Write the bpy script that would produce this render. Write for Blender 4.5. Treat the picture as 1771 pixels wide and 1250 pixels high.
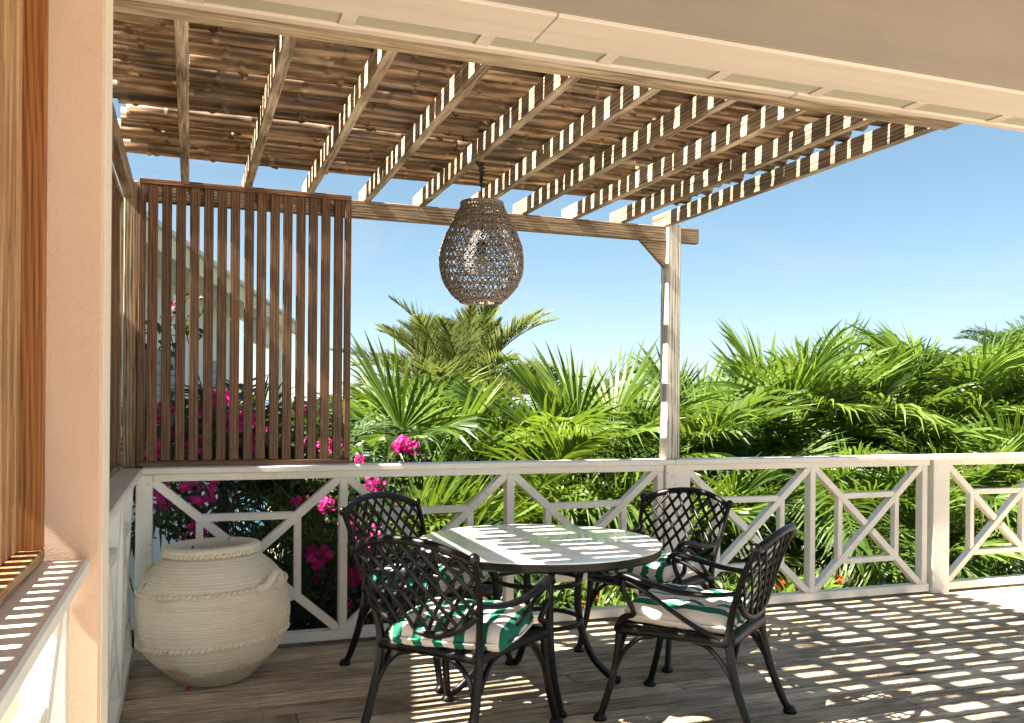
import bpy, bmesh, math, random
from mathutils import Vector, Matrix, noise
random.seed(7)
R = math.radians
scene = bpy.context.scene
C = scene.collection
for o in list(bpy.data.objects): bpy.data.objects.remove(o)

# ------------------------------------------------------------------ camera, sky, sun, exposure
F_PX, W_PX, H_PX, PY = 1540.0, 1771.0, 1250.0, 694.6
YAW, ROLL, EYE = math.atan(555 / 1540.0), R(0.47), 1.40
cam = bpy.data.cameras.new('camera')
cam.sensor_width = 36.0
cam.lens = 36.0 * F_PX / W_PX
cam.shift_y = (PY - H_PX / 2) / W_PX
cam.clip_start, cam.clip_end = 0.02, 30000
camo = bpy.data.objects.new('camera', cam); C.objects.link(camo)
camo.matrix_world = (Matrix.Translation((0, 0, EYE)) @ Matrix.Rotation(-YAW, 4, 'Z') @
                     Matrix.Rotation(R(90), 4, 'X') @ Matrix.Rotation(ROLL, 4, 'Z'))
scene.camera = camo
SUN_EL = R(49)
world = bpy.data.worlds.new('World'); scene.world = world; world.use_nodes = True
wn = world.node_tree; wn.nodes.clear()
sky = wn.nodes.new('ShaderNodeTexSky'); sky.sky_type = 'NISHITA'; sky.sun_disc = False
sky.sun_elevation = SUN_EL; sky.sun_rotation = R(-88); sky.air_density = 0.6; sky.dust_density = 0.0; sky.ozone_density = 1.0
bg = wn.nodes.new('ShaderNodeBackground'); bg.inputs['Strength'].default_value = 0.051
wo = wn.nodes.new('ShaderNodeOutputWorld')
wtc = wn.nodes.new('ShaderNodeTexCoord'); wm = wn.nodes.new('ShaderNodeMapping'); wm.inputs['Scale'].default_value = (1.6, 1.6, 5.0)
wno = wn.nodes.new('ShaderNodeTexNoise'); wno.inputs['Scale'].default_value = 1.7; wno.inputs['Detail'].default_value = 7; wno.inputs['Roughness'].default_value = 0.6; wno.inputs['Distortion'].default_value = 0.5
wmr = wn.nodes.new('ShaderNodeMapRange'); wmr.inputs[1].default_value = 0.46; wmr.inputs[2].default_value = 0.76; wmr.inputs[3].default_value = 0.0; wmr.inputs[4].default_value = 0.55
wmx = wn.nodes.new('ShaderNodeMix'); wmx.data_type = 'RGBA'; wmx.inputs[7].default_value = (2.35, 2.6, 2.75, 1)
wn.links.new(wtc.outputs['Generated'], wm.inputs[0]); wn.links.new(wm.outputs[0], wno.inputs['Vector']); wn.links.new(wno.outputs['Fac'], wmr.inputs[0])
wn.links.new(wmr.outputs[0], wmx.inputs[0]); wga = wn.nodes.new('ShaderNodeGamma'); wga.inputs[1].default_value = 0.68
whs = wn.nodes.new('ShaderNodeHueSaturation'); whs.inputs['Saturation'].default_value = 1.12; whs.inputs['Hue'].default_value = 0.482
wn.links.new(sky.outputs[0], wga.inputs[0]); wn.links.new(wga.outputs[0], whs.inputs['Color']); wn.links.new(whs.outputs[0], wmx.inputs[6])
wn.links.new(wmx.outputs[2], bg.inputs[0]); wn.links.new(bg.outputs[0], wo.inputs[0])
sl = bpy.data.lights.new('sun', 'SUN'); sl.energy = 5.0; sl.angle = R(0.5); sl.color = (1.0, 0.905, 0.77)
so = bpy.data.objects.new('sun', sl); C.objects.link(so)
SD = Vector((math.cos(SUN_EL), 0.035, -math.sin(SUN_EL)))
so.rotation_euler = SD.to_track_quat('-Z', 'Y').to_euler(); so.location = (-20, 0, 22)
vs = scene.view_settings
vs.view_transform = 'Standard'; vs.look = 'None'; vs.exposure = 2.68; vs.gamma = 1.0; vs.use_curve_mapping = False
scene.cycles.max_bounces = 8; scene.cycles.diffuse_bounces = 5; scene.cycles.transparent_max_bounces = 8
scene.cycles.sample_clamp_indirect = 6

# pixel of the photograph -> point on a plane, used to read sizes and places off the photograph
def ray(x, y):
    u, v = x - W_PX / 2, -(y - PY)
    c, s = math.cos(ROLL), math.sin(ROLL)
    a, b = c * u - s * v, s * u + c * v
    return Vector((math.sin(YAW) * F_PX + math.cos(YAW) * a, math.cos(YAW) * F_PX - math.sin(YAW) * a, b))
def at_y(x, y, Y): d = ray(x, y); return d * (Y / d.y) + Vector((0, 0, EYE))

# ------------------------------------------------------------------ materials
def newmat(name):
    m = bpy.data.materials.new(name); m.use_nodes = True
    nt = m.node_tree; b = nt.nodes['Principled BSDF']
    return m, nt, b
def nd(nt, t, **kw):
    n = nt.nodes.new(t)
    for k, v in kw.items():
        if k in n.inputs: n.inputs[k].default_value = v
        else: setattr(n, k, v)
    return n
def ramp(nt, fac, stops):
    r = nt.nodes.new('ShaderNodeValToRGB'); e = r.color_ramp.elements
    while len(e) < len(stops): e.new(0.5)
    for el, (p, c) in zip(e, stops):
        el.position = p; el.color = (c[0], c[1], c[2], 1) if len(c) == 3 else c
    nt.links.new(fac, r.inputs[0]); return r.outputs[0]
def mix(nt, fac, a, b, mode='MIX'):
    n = nt.nodes.new('ShaderNodeMix'); n.data_type = 'RGBA'; n.blend_type = mode
    for i, s in ((0, fac), (6, a), (7, b)):
        if hasattr(s, 'is_linked'): nt.links.new(s, n.inputs[i])
        else: n.inputs[i].default_value = s if i == 0 else (s[0], s[1], s[2], 1)
    return n.outputs[2]
def coords(nt, scale, rand=9.0):
    tc = nd(nt, 'ShaderNodeTexCoord'); oi = nd(nt, 'ShaderNodeObjectInfo')
    mu = nd(nt, 'ShaderNodeVectorMath', operation='MULTIPLY')
    cx = nd(nt, 'ShaderNodeCombineXYZ')
    for i in range(3): nt.links.new(oi.outputs['Random'], cx.inputs[i])
    nt.links.new(cx.outputs[0], mu.inputs[0]); mu.inputs[1].default_value = (rand, rand * 1.7, rand * 0.6)
    ad = nd(nt, 'ShaderNodeVectorMath', operation='ADD')
    nt.links.new(tc.outputs['Object'], ad.inputs[0]); nt.links.new(mu.outputs[0], ad.inputs[1])
    sc = nd(nt, 'ShaderNodeVectorMath', operation='MULTIPLY'); sc.inputs[1].default_value = scale
    nt.links.new(ad.outputs[0], sc.inputs[0])
    return sc.outputs[0], oi.outputs['Random'], ad.outputs[0]
def noisetex(nt, vec, scale, detail=4, rough=0.55, dist=0.0):
    n = nd(nt, 'ShaderNodeTexNoise'); n.inputs['Scale'].default_value = scale; n.inputs['Detail'].default_value = detail
    n.inputs['Roughness'].default_value = rough; n.inputs['Distortion'].default_value = dist
    nt.links.new(vec, n.inputs['Vector']); return n.outputs['Fac']
def bump(nt, b, h, strength, dist=0.002):
    n = nd(nt, 'ShaderNodeBump'); n.inputs['Strength'].default_value = strength; n.inputs['Distance'].default_value = dist
    nt.links.new(h, n.inputs['Height']); nt.links.new(n.outputs[0], b.inputs['Normal'])
def stretch(axis, along, across):
    s = [across] * 3; s['xyz'.index(axis)] = along; return s

def wood(name, axis, dark, mid, light, rough=0.7, grain=1.0, blotch=0.35, bmp=0.4, vary=0.25, crack=0.0, wear=None, st=(2.6, 48)):
    m, nt, b = newmat(name)
    v, rnd, raw = coords(nt, stretch(axis, st[0], st[1]))
    g = noisetex(nt, v, 1.6 * grain, 7, 0.62, 0.6)
    v2, _, _ = coords(nt, stretch(axis, 0.9, 11))
    w = nd(nt, 'ShaderNodeTexWave', wave_type='RINGS', rings_direction='Y' if axis != 'y' else 'X')
    w.inputs['Scale'].default_value = 1.7 * grain; w.inputs['Distortion'].default_value = 5.5; w.inputs['Detail'].default_value = 3
    w.inputs['Detail Scale'].default_value = 1.2
    nt.links.new(v2, w.inputs['Vector'])
    f = nd(nt, 'ShaderNodeMath', operation='MULTIPLY_ADD'); nt.links.new(w.outputs['Fac'], f.inputs[0]); f.inputs[1].default_value = 0.22
    nt.links.new(g, f.inputs[2])
    col = ramp(nt, f.outputs[0], [(0.36, dark), (0.58, mid), (0.82, light)])
    bl = noisetex(nt, raw, 3.5, 4)
    col = mix(nt, blotch, col, ramp(nt, bl, [(0.3, dark), (0.62, light)]), 'OVERLAY')
    hv = nd(nt, 'ShaderNodeHueSaturation'); mr = nd(nt, 'ShaderNodeMapRange'); mr.inputs[3].default_value = 1 - vary; mr.inputs[4].default_value = 1 + vary
    nt.links.new(rnd, mr.inputs[0]); nt.links.new(mr.outputs[0], hv.inputs['Value']); nt.links.new(col, hv.inputs['Color'])
    col = hv.outputs[0]
    if wear:
        wf = noisetex(nt, v2, 1.1, 6, 0.7)
        col = mix(nt, ramp(nt, wf, [(0.53, (0, 0, 0)), (0.66, (0.75, 0.75, 0.75))]), col, wear)
    if crack > 0:
        v3, _, _ = coords(nt, stretch(axis, 1.8, 70))
        cr = noisetex(nt, v3, 1.3, 3, 0.5, 0.3)
        col = mix(nt, ramp(nt, cr, [(0.30, (crack,) * 3), (0.36, (0, 0, 0))]), col, (dark[0] * 0.3, dark[1] * 0.3, dark[2] * 0.3))
    nt.links.new(col, b.inputs['Base Color']); b.inputs['Roughness'].default_value = rough
    bump(nt, b, f.outputs[0], bmp, 0.003)
    return m

def paint(name, base, dirt, chip=0.16, rough=0.45, axis=None):
    m, nt, b = newmat(name)
    v, rnd, raw = coords(nt, (1, 1, 1))
    d = noisetex(nt, raw, 2.6, 6, 0.65)
    col = mix(nt, ramp(nt, d, [(0.42, (0, 0, 0)), (0.78, (0.65, 0.65, 0.65))]), base, dirt)
    c = noisetex(nt, raw, 34, 5, 0.7); c2 = noisetex(nt, raw, 4, 3)
    mu = nd(nt, 'ShaderNodeMath', operation='MULTIPLY'); nt.links.new(c, mu.inputs[0]); nt.links.new(c2, mu.inputs[1])
    cf = ramp(nt, mu.outputs[0], [(0.395, (0, 0, 0)), (0.42, (chip * 4,) * 3)])
    col = mix(nt, cf, col, (dirt[0] * 0.45, dirt[1] * 0.42, dirt[2] * 0.38))
    nt.links.new(col, b.inputs['Base Color']); b.inputs['Roughness'].default_value = rough
    h = noisetex(nt, raw, 55, 4, 0.7)
    bump(nt, b, h, 0.22, 0.002)
    return m

def stucco(name, base, var, bstr=0.6, scale=120, spots=False, crack=False):
    m, nt, b = newmat(name)
    v, rnd, raw = coords(nt, (1, 1, 1), 0)
    d = noisetex(nt, raw, 1.7, 6, 0.6)
    col = mix(nt, ramp(nt, d, [(0.35, (0, 0, 0)), (0.75, (1, 1, 1))]), base, var)
    if spots:
        s1 = noisetex(nt, raw, 26, 3); s2 = noisetex(nt, raw, 5, 3)
        mu = nd(nt, 'ShaderNodeMath', operation='MULTIPLY'); nt.links.new(s1, mu.inputs[0]); nt.links.new(s2, mu.inputs[1])
        col = mix(nt, ramp(nt, mu.outputs[0], [(0.40, (0, 0, 0)), (0.425, (0.85,) * 3)]), col, (0.05, 0.035, 0.02))
        vh, _, _ = coords(nt, (1.2, 1.2, 38), 0)
        streak = noisetex(nt, vh, 2.2, 5, 0.65)
        col = mix(nt, ramp(nt, streak, [(0.42, (0, 0, 0)), (0.75, (0.28,) * 3)]), col, (base[0] * 0.62, base[1] * 0.55, base[2] * 0.44))
        pt = noisetex(nt, raw, 7, 6, 0.7)
        col = mix(nt, ramp(nt, pt, [(0.52, (0, 0, 0)), (0.72, (0.28,) * 3)]), col, (base[0] * 0.66, base[1] * 0.56, base[2] * 0.42))
        sx = nd(nt, 'ShaderNodeSeparateXYZ'); nt.links.new(raw, sx.inputs[0])
        zz = nd(nt, 'ShaderNodeMath', operation='MULTIPLY_ADD'); nt.links.new(pt, zz.inputs[0]); zz.inputs[1].default_value = -0.17; nt.links.new(sx.outputs[2], zz.inputs[2])
        col = mix(nt, ramp(nt, zz.outputs[0], [(0.0, (0.5,) * 3), (0.03, (0, 0, 0))]), col, (0.30, 0.22, 0.13))
    if crack:
        vo = nd(nt, 'ShaderNodeTexVoronoi', feature='DISTANCE_TO_EDGE'); vo.inputs['Scale'].default_value = 2.3
        dv = nd(nt, 'ShaderNodeVectorMath', operation='ADD'); nz = nd(nt, 'ShaderNodeTexNoise'); nz.inputs['Scale'].default_value = 6; nt.links.new(raw, nz.inputs['Vector'])
        nt.links.new(raw, dv.inputs[0]); nt.links.new(nz.outputs['Color'], dv.inputs[1]); nt.links.new(dv.outputs[0], vo.inputs['Vector'])
        lm = noisetex(nt, raw, 1.9, 3)
        cm = nd(nt, 'ShaderNodeMath', operation='MULTIPLY'); nt.links.new(ramp(nt, vo.outputs[0], [(0.0, (0.2,) * 3), (0.007, (0, 0, 0))]), cm.inputs[0]); nt.links.new(ramp(nt, lm, [(0.5, (0, 0, 0)), (0.6, (1, 1, 1))]), cm.inputs[1])
        col = mix(nt, cm.outputs[0], col, (base[0] * 0.4, base[1] * 0.38, base[2] * 0.36))
        vs_, _, _ = coords(nt, (9, 9, 0.9), 0)
        col = mix(nt, ramp(nt, noisetex(nt, vs_, 1.0, 5, 0.6), [(0.55, (0, 0, 0)), (0.8, (0.4,) * 3)]), col, (base[0] * 0.72, base[1] * 0.66, base[2] * 0.6))
    nt.links.new(col, b.inputs['Base Color']); b.inputs['Roughness'].default_value = 0.85
    h = noisetex(nt, raw, scale, 4, 0.65)
    bump(nt, b, h, bstr, 0.004)
    return m

def brushed(m, axis_scale):
    nt = m.node_tree; b = nt.nodes['Principled BSDF']; v, _, raw = coords(nt, axis_scale, 0)
    src = b.inputs['Base Color'].links[0].from_socket; st_ = noisetex(nt, v, 1.0, 6, 0.7)
    c = mix(nt, ramp(nt, st_, [(0.40, (0, 0, 0)), (0.72, (0.32,) * 3)]), src, (0.33, 0.27, 0.205)); nt.links.new(c, b.inputs['Base Color']); return m
def simple(name, col, rough=0.5, metal=0.0, spec=None, bscale=0, bstr=0.1):
    m, nt, b = newmat(name)
    v, rnd, raw = coords(nt, (1, 1, 1))
    n = noisetex(nt, raw, 14, 4)
    c = mix(nt, n, (col[0] * 0.75, col[1] * 0.75, col[2] * 0.75), (col[0] * 1.2, col[1] * 1.2, col[2] * 1.2))
    nt.links.new(c, b.inputs['Base Color']); b.inputs['Roughness'].default_value = rough; b.inputs['Metallic'].default_value = metal
    if bscale:
        bump(nt, b, noisetex(nt, raw, bscale, 3), bstr, 0.002)
    return m

def leafmat(name, c0, c1, trans, tcol, rough=0.42, dry=0.0):
    m, nt, b = newmat(name)
    tc = nd(nt, 'ShaderNodeTexCoord'); oi = nd(nt, 'ShaderNodeObjectInfo')
    n = noisetex(nt, tc.outputs['Object'], 2.2, 3, 0.6)
    ad = nd(nt, 'ShaderNodeMath', operation='MULTIPLY_ADD'); nt.links.new(oi.outputs['Random'], ad.inputs[0]); ad.inputs[1].default_value = 0.5
    nt.links.new(n, ad.inputs[2])
    stops = [(0.35, c0), (0.85, c1)]
    if dry: stops.append((0.97, (0.30, 0.24, 0.06)))
    col = ramp(nt, ad.outputs[0], stops)
    nt.links.new(col, b.inputs['Base Color']); b.inputs['Roughness'].default_value = rough + 0.08; b.inputs['Specular IOR Level'].default_value = 0.35
    t = nd(nt, 'ShaderNodeBsdfTranslucent'); tm = mix(nt, 0.35, tcol, col); nt.links.new(tm, t.inputs['Color'])
    ms = nd(nt, 'ShaderNodeMixShader'); ms.inputs[0].default_value = trans
    nt.links.new(b.outputs[0], ms.inputs[1]); nt.links.new(t.outputs[0], ms.inputs[2])
    nt.links.new(ms.outputs[0], nt.nodes['Material Output'].inputs[0])
    return m

GREYD, GREYM, GREYL = (0.065, 0.045, 0.027), (0.25, 0.185, 0.120), (0.46, 0.38, 0.275)
M = {}
for ax in 'xyz':
    M['weather_' + ax] = wood('weathered_wood_' + ax, ax, GREYD, GREYM, GREYL, 0.8, 1.0, 0.4, 0.55, 0.2, 0.8)
    M['slat_' + ax] = wood('stained_slat_wood_' + ax, ax, (0.042, 0.018, 0.007), (0.140, 0.066, 0.026), (0.265, 0.145, 0.066), 0.55, 1.1, 0.3, 0.4, 0.22)
M['rafter'] = wood('bleached_rafter_wood', 'y', (0.085, 0.062, 0.040), (0.31, 0.24, 0.165), (0.56, 0.48, 0.37), 0.8, 1.0, 0.4, 0.55, 0.25, 0.8)
M['sunlit_stile'] = wood('sun_warmed_stained_wood', 'z', (0.12, 0.035, 0.006), (0.30, 0.105, 0.018), (0.42, 0.17, 0.035), 0.45, 1.2, 0.12, 0.3, 0.1, st=(1.6, 95))  # orange glow of bounced sun is put into the stile colour
M['tan'] = wood('tan_slat_wood', 'z', (0.13, 0.062, 0.022), (0.36, 0.20, 0.085), (0.52, 0.34, 0.17), 0.65, 1.1, 0.2, 0.5, 0.2, st=(1.8, 85))
M['tan_y'] = wood('tan_rail_wood', 'y', (0.13, 0.062, 0.022), (0.36, 0.20, 0.085), (0.52, 0.34, 0.17), 0.65, 1.1, 0.3, 0.5, 0.2)
M['postwood'] = wood('half_painted_post_wood', 'z', (0.16, 0.14, 0.11), (0.52, 0.48, 0.42), (0.74, 0.71, 0.65), 0.75, 0.8, 0.3, 0.4, 0.05, 0.8)
M['ledger'] = wood('flaking_ledger_wood', 'x', (0.10, 0.065, 0.036), (0.30, 0.215, 0.135), (0.52, 0.42, 0.30), 0.8, 0.9, 0.4, 0.6, 0.1, 0.9, wear=(0.62, 0.50, 0.36))
M['bamboo'] = wood('weathered_bamboo', 'x', (0.030, 0.018, 0.008), (0.135, 0.086, 0.044), (0.46, 0.36, 0.25), 0.55, 0.7, 0.65, 0.5, 0.45, 0.8, st=(3.2, 34))
M['deck'] = wood('weathered_deck_wood', 'x', (0.16, 0.122, 0.086), (0.42, 0.34, 0.25), (0.63, 0.55, 0.43), 0.8, 1.0, 0.3, 0.6, 0.30, 0.95, st=(5.5, 75))
M['white'] = paint('white_gloss_paint', (0.82, 0.785, 0.72), (0.62, 0.57, 0.49))
M['pink'] = stucco('pink_stucco', (0.72, 0.51, 0.375), (0.675, 0.465, 0.335), 0.8, 210, crack=True)
M['cream'] = stucco('skylit_cream_render', (0.82, 0.73, 0.60), (0.78, 0.68, 0.55), 0.25, 90)  # paler tone stands for skylight on the column's right side
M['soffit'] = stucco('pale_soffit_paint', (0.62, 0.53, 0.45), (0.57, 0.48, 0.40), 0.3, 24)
M['beamface'] = stucco('shade_darkened_beam_paint', (0.25, 0.207, 0.158), (0.215, 0.178, 0.136), 0.3, 24)  # shade on the beam face is put into this darker base colour
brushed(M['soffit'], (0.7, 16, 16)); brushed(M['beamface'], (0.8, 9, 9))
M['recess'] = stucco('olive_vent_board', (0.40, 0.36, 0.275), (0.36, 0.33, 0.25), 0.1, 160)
M['pot'] = stucco('cream_glazed_terracotta', (0.86, 0.785, 0.63), (0.79, 0.695, 0.53), 0.35, 60, True)
M['black'] = simple('black_cast_aluminium', (0.004, 0.0036, 0.0033), 0.38, 0.0, bscale=70, bstr=0.25)
M['black'].node_tree.nodes['Principled BSDF'].inputs['Specular IOR Level'].default_value = 0.32
M['cord'] = simple('black_rubber_cord', (0.008, 0.008, 0.009), 0.6)
M['weave'] = simple('brown_woven_rattan', (0.19, 0.15, 0.115), 0.7, bscale=200, bstr=0.4)
M['wall'] = stucco('white_house_wall', (0.88, 0.86, 0.79), (0.83, 0.81, 0.75), 0.2, 40)
M['fascia'] = stucco('bounce_tinted_fascia_paint', (0.86, 0.82, 0.60), (0.80, 0.76, 0.55), 0.1, 40)  # yellow tint carries the warm bounced light under the eave
M['roof'] = stucco('white_roof_sheet', (0.74, 0.74, 0.72), (0.62, 0.63, 0.62), 0.3, 20)
M['shutter'] = simple('grey_green_shutter', (0.13, 0.18, 0.18), 0.5)
M['darkglass'] = simple('dark_window_glass', (0.03, 0.04, 0.045), 0.08)
# table top: white glass
m, nt, b = newmat('white_back_painted_glass'); b.inputs['Base Color'].default_value = (0.94, 0.94, 0.92, 1); b.inputs['Roughness'].default_value = 0.3
b.inputs['Coat Weight'].default_value = 0.8; b.inputs['Coat Roughness'].default_value = 0.04; M['tableglass'] = m
# bulb glass
m, nt, b = newmat('clear_bulb_glass'); b.inputs['Base Color'].default_value = (0.95, 0.95, 0.95, 1); b.inputs['Roughness'].default_value = 0.03
b.inputs['Transmission Weight'].default_value = 0.9; M['bulb'] = m
# striped cushion cloth
m, nt, b = newmat('green_white_striped_cloth')
tc = nd(nt, 'ShaderNodeTexCoord'); sx = nd(nt, 'ShaderNodeSeparateXYZ'); nt.links.new(tc.outputs['Object'], sx.inputs[0])
n1 = noisetex(nt, tc.outputs['Object'], 9, 2)
wob = nd(nt, 'ShaderNodeMath', operation='MULTIPLY_ADD'); nt.links.new(n1, wob.inputs[0]); wob.inputs[1].default_value = 0.012; nt.links.new(sx.outputs[0], wob.inputs[2])
fr = nd(nt, 'ShaderNodeMath', operation='MULTIPLY'); nt.links.new(wob.outputs[0], fr.inputs[0]); fr.inputs[1].default_value = 1 / 0.088
f2 = nd(nt, 'ShaderNodeMath', operation='FRACT'); nt.links.new(fr.outputs[0], f2.inputs[0])
stc = ramp(nt, f2.outputs[0], [(0.0, (0.80, 0.74, 0.65)), (0.53, (0.80, 0.74, 0.65)), (0.545, (0.002, 0.150, 0.088)), (0.985, (0.002, 0.150, 0.088)), (1.0, (0.80, 0.74, 0.65))])
nt.links.new(stc, b.inputs['Base Color']); b.inputs['Roughness'].default_value = 0.85
bump(nt, b, noisetex(nt, tc.outputs['Object'], 28, 4), 0.4, 0.006); M['cushion'] = m
# foliage
M['palm'] = leafmat('palm_leaf', (0.018, 0.050, 0.010), (0.085, 0.140, 0.020), 0.34, (0.21, 0.32, 0.015), 0.33)
M['palm_lime'] = leafmat('lime_palm_leaf', (0.036, 0.088, 0.012), (0.112, 0.175, 0.024), 0.36, (0.24, 0.37, 0.025), 0.35)
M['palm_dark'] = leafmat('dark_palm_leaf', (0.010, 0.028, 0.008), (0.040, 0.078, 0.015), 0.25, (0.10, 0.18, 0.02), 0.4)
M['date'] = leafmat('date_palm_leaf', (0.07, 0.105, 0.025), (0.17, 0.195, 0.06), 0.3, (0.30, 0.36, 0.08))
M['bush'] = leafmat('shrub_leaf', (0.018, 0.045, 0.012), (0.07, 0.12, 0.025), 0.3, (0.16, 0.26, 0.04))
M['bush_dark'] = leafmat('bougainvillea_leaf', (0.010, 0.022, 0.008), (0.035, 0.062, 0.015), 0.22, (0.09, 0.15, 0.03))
M['magenta'] = leafmat('magenta_bract', (0.36, 0.006, 0.13), (0.66, 0.05, 0.30), 0.35, (0.75, 0.03, 0.33), 0.6)
M['redflower'] = leafmat('red_petal', (0.55, 0.02, 0.015), (0.70, 0.08, 0.05), 0.3, (0.8, 0.06, 0.05), 0.6)
M['stem'] = simple('palm_stem', (0.17, 0.20, 0.06), 0.55)
M['trunk'] = wood('palm_trunk_bark', 'z', (0.06, 0.045, 0.03), (0.17, 0.135, 0.095), (0.28, 0.23, 0.17), 0.9, 0.5, 0.4, 0.7, 0.1)
M['twig'] = simple('dark_twig_bark', (0.045, 0.03, 0.02), 0.8)
# ground and sea
m, nt, b = newmat('garden_soil'); v, rnd, raw = coords(nt, (1, 1, 1), 0)
g1 = noisetex(nt, raw, 1.3, 6); g2 = noisetex(nt, raw, 14, 4)
col = mix(nt, g2, ramp(nt, g1, [(0.35, (0.035, 0.05, 0.018)), (0.6, (0.09, 0.10, 0.04)), (0.8, (0.20, 0.17, 0.10))]), (0.05, 0.06, 0.02), 'OVERLAY')
nt.links.new(col, b.inputs['Base Color']); b.inputs['Roughness'].default_value = 0.95; bump(nt, b, g2, 0.8, 0.03); M['soil'] = m
m, nt, b = newmat('sea_water'); b.inputs['Base Color'].default_value = (0.03, 0.11, 0.16, 1); b.inputs['Roughness'].default_value = 0.18
tc = nd(nt, 'ShaderNodeTexCoord'); bump(nt, b, noisetex(nt, tc.outputs['Object'], 0.25, 6), 0.5, 0.6); M['sea'] = m
m, nt, b = newmat('sunny_paving'); b.inputs['Base Color'].default_value = (0.52, 0.46, 0.34, 1); b.inputs['Roughness'].default_value = 0.9; M['paving'] = m

# ------------------------------------------------------------------ mesh helpers
def tag(o, label=None, cat=None, group=None, kind=None):
    for k, val in (('label', label), ('category', cat), ('group', group), ('kind', kind)):
        if val: o[k] = val
    return o
def link(name, me, parent=None, loc=None):
    o = bpy.data.objects.new(name, me); C.objects.link(o)
    if loc is not None: o.location = loc
    if parent is not None:
        o.parent = parent
        if not parent.get('_local'): o.matrix_parent_inverse = Matrix.Translation(parent.location).inverted()
    return o
def empty(name, loc, rz=0.0, local=False):
    o = bpy.data.objects.new(name, None); C.objects.link(o); o.location = loc; o.rotation_euler.z = rz; o.empty_display_size = 0.1
    if local: o['_local'] = 1
    return o
class MB:
    def __init__(s): s.v = []; s.f = []
    def add(s, vs, fs):
        k = len(s.v); s.v += [tuple(p) for p in vs]; s.f += [tuple(i + k for i in f) for f in fs]; return s
    def box(s, x0, x1, y0, y1, z0, z1):
        return s.add([(x0, y0, z0), (x1, y0, z0), (x1, y1, z0), (x0, y1, z0), (x0, y0, z1), (x1, y0, z1), (x1, y1, z1), (x0, y1, z1)],
                     [(3, 2, 1, 0), (4, 5, 6, 7), (0, 1, 5, 4), (1, 2, 6, 5), (2, 3, 7, 6), (3, 0, 4, 7)])
    def bar(s, a, b, w, d, n):
        a, b, n = Vector(a), Vector(b), Vector(n).normalized(); t = (b - a).normalized(); q = n.cross(t).normalized()
        vs = []
        for p in (a, b):
            for i, j in ((-1, -1), (1, -1), (1, 1), (-1, 1)): vs.append(p + q * (i * w / 2) + n * (j * d / 2))
        return s.add(vs, [(3, 2, 1, 0), (4, 5, 6, 7), (0, 1, 5, 4), (1, 2, 6, 5), (2, 3, 7, 6), (3, 0, 4, 7)])
    def tube(s, path, rad, n=8, flat=1.0, up=None, caps=True):
        P = [Vector(p) for p in path]; rr = rad if hasattr(rad, '__len__') else [rad] * len(P)
        u = None; vs = []; fs = []
        for i, p in enumerate(P):
            t = (P[min(i + 1, len(P) - 1)] - P[max(i - 1, 0)]).normalized()
            if up is not None: u = (Vector(up) - t * Vector(up).dot(t)).normalized()
            elif u is None:
                r0 = Vector((0, 0, 1)) if abs(t.z) < 0.9 else Vector((1, 0, 0)); u = (r0 - t * r0.dot(t)).normalized()
            else: u = (u - t * u.dot(t)).normalized()
            w = t.cross(u)
            for k in range(n):
                a = 2 * math.pi * k / n; vs.append(p + (u * math.cos(a) * flat + w * math.sin(a)) * rr[i])
        for i in range(len(P) - 1):
            for k in range(n):
                a, b2 = i * n + k, i * n + (k + 1) % n; fs.append((a, b2, b2 + n, a + n))
        if caps: fs.append(tuple(range(n))[::-1]); fs.append(tuple(range((len(P) - 1) * n, len(P) * n)))
        return s.add(vs, fs)
    def lathe(s, prof, n=48, c=(0, 0), z0=0.0):
        vs = []; fs = []
        for r, z in prof:
            for k in range(n):
                a = 2 * math.pi * k / n; vs.append((c[0] + r * math.cos(a), c[1] + r * math.sin(a), z0 + z))
        for i in range(len(prof) - 1):
            for k in range(n):
                a, b2 = i * n + k, i * n + (k + 1) % n; fs.append((a, b2, b2 + n, a + n))
        return s.add(vs, fs)
    def ball(s, c, r, sz=1.0, n=10, m=6):
        prof = [(r * math.sin(math.pi * i / m) + 1e-5, -r * sz * math.cos(math.pi * i / m)) for i in range(m + 1)]
        return s.lathe(prof, n, (c[0], c[1]), c[2])
    def mesh(s, name, mat, smooth=False, bevel=0.0):
        me = bpy.data.meshes.new(name); me.from_pydata(s.v, [], s.f); me.update()
        if bevel or smooth is True:
            bm = bmesh.new(); bm.from_mesh(me)
            if bevel:
                bmesh.ops.bevel(bm, geom=bm.edges[:], offset=bevel, segments=1, affect='EDGES', clamp_overlap=True)
            bmesh.ops.recalc_face_normals(bm, faces=bm.faces)
            bm.to_mesh(me); bm.free()
        if smooth:
            for p in me.polygons: p.use_smooth = True
        me.materials.append(mat); return me
    def build(s, name, mat, parent=None, smooth=False, bevel=0.0):
        return link(name, s.mesh(name, mat, smooth, bevel), parent)
def spline(pts, n=6):
    P = [Vector(p) for p in pts]; out = []
    for i in range(len(P) - 1):
        p0, p1, p2, p3 = P[max(i - 1, 0)], P[i], P[i + 1], P[min(i + 2, len(P) - 1)]
        for k in range(n):
            t = k / n
            out.append(0.5 * ((2 * p1) + (p2 - p0) * t + (2 * p0 - 5 * p1 + 4 * p2 - p3) * t * t + (3 * p1 - p0 - 3 * p2 + p3) * t ** 3))
    out.append(P[-1]); return out
def box(name, mat, parent, *d, bevel=0.003): return MB().box(*d).build(name, mat, parent, bevel=bevel)
def copy_tree(o, parent=None):
    c = o.copy(); C.objects.link(c)
    if parent is not None: c.parent = parent
    for ch in list(o.children): copy_tree(ch, c)
    return c

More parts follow.
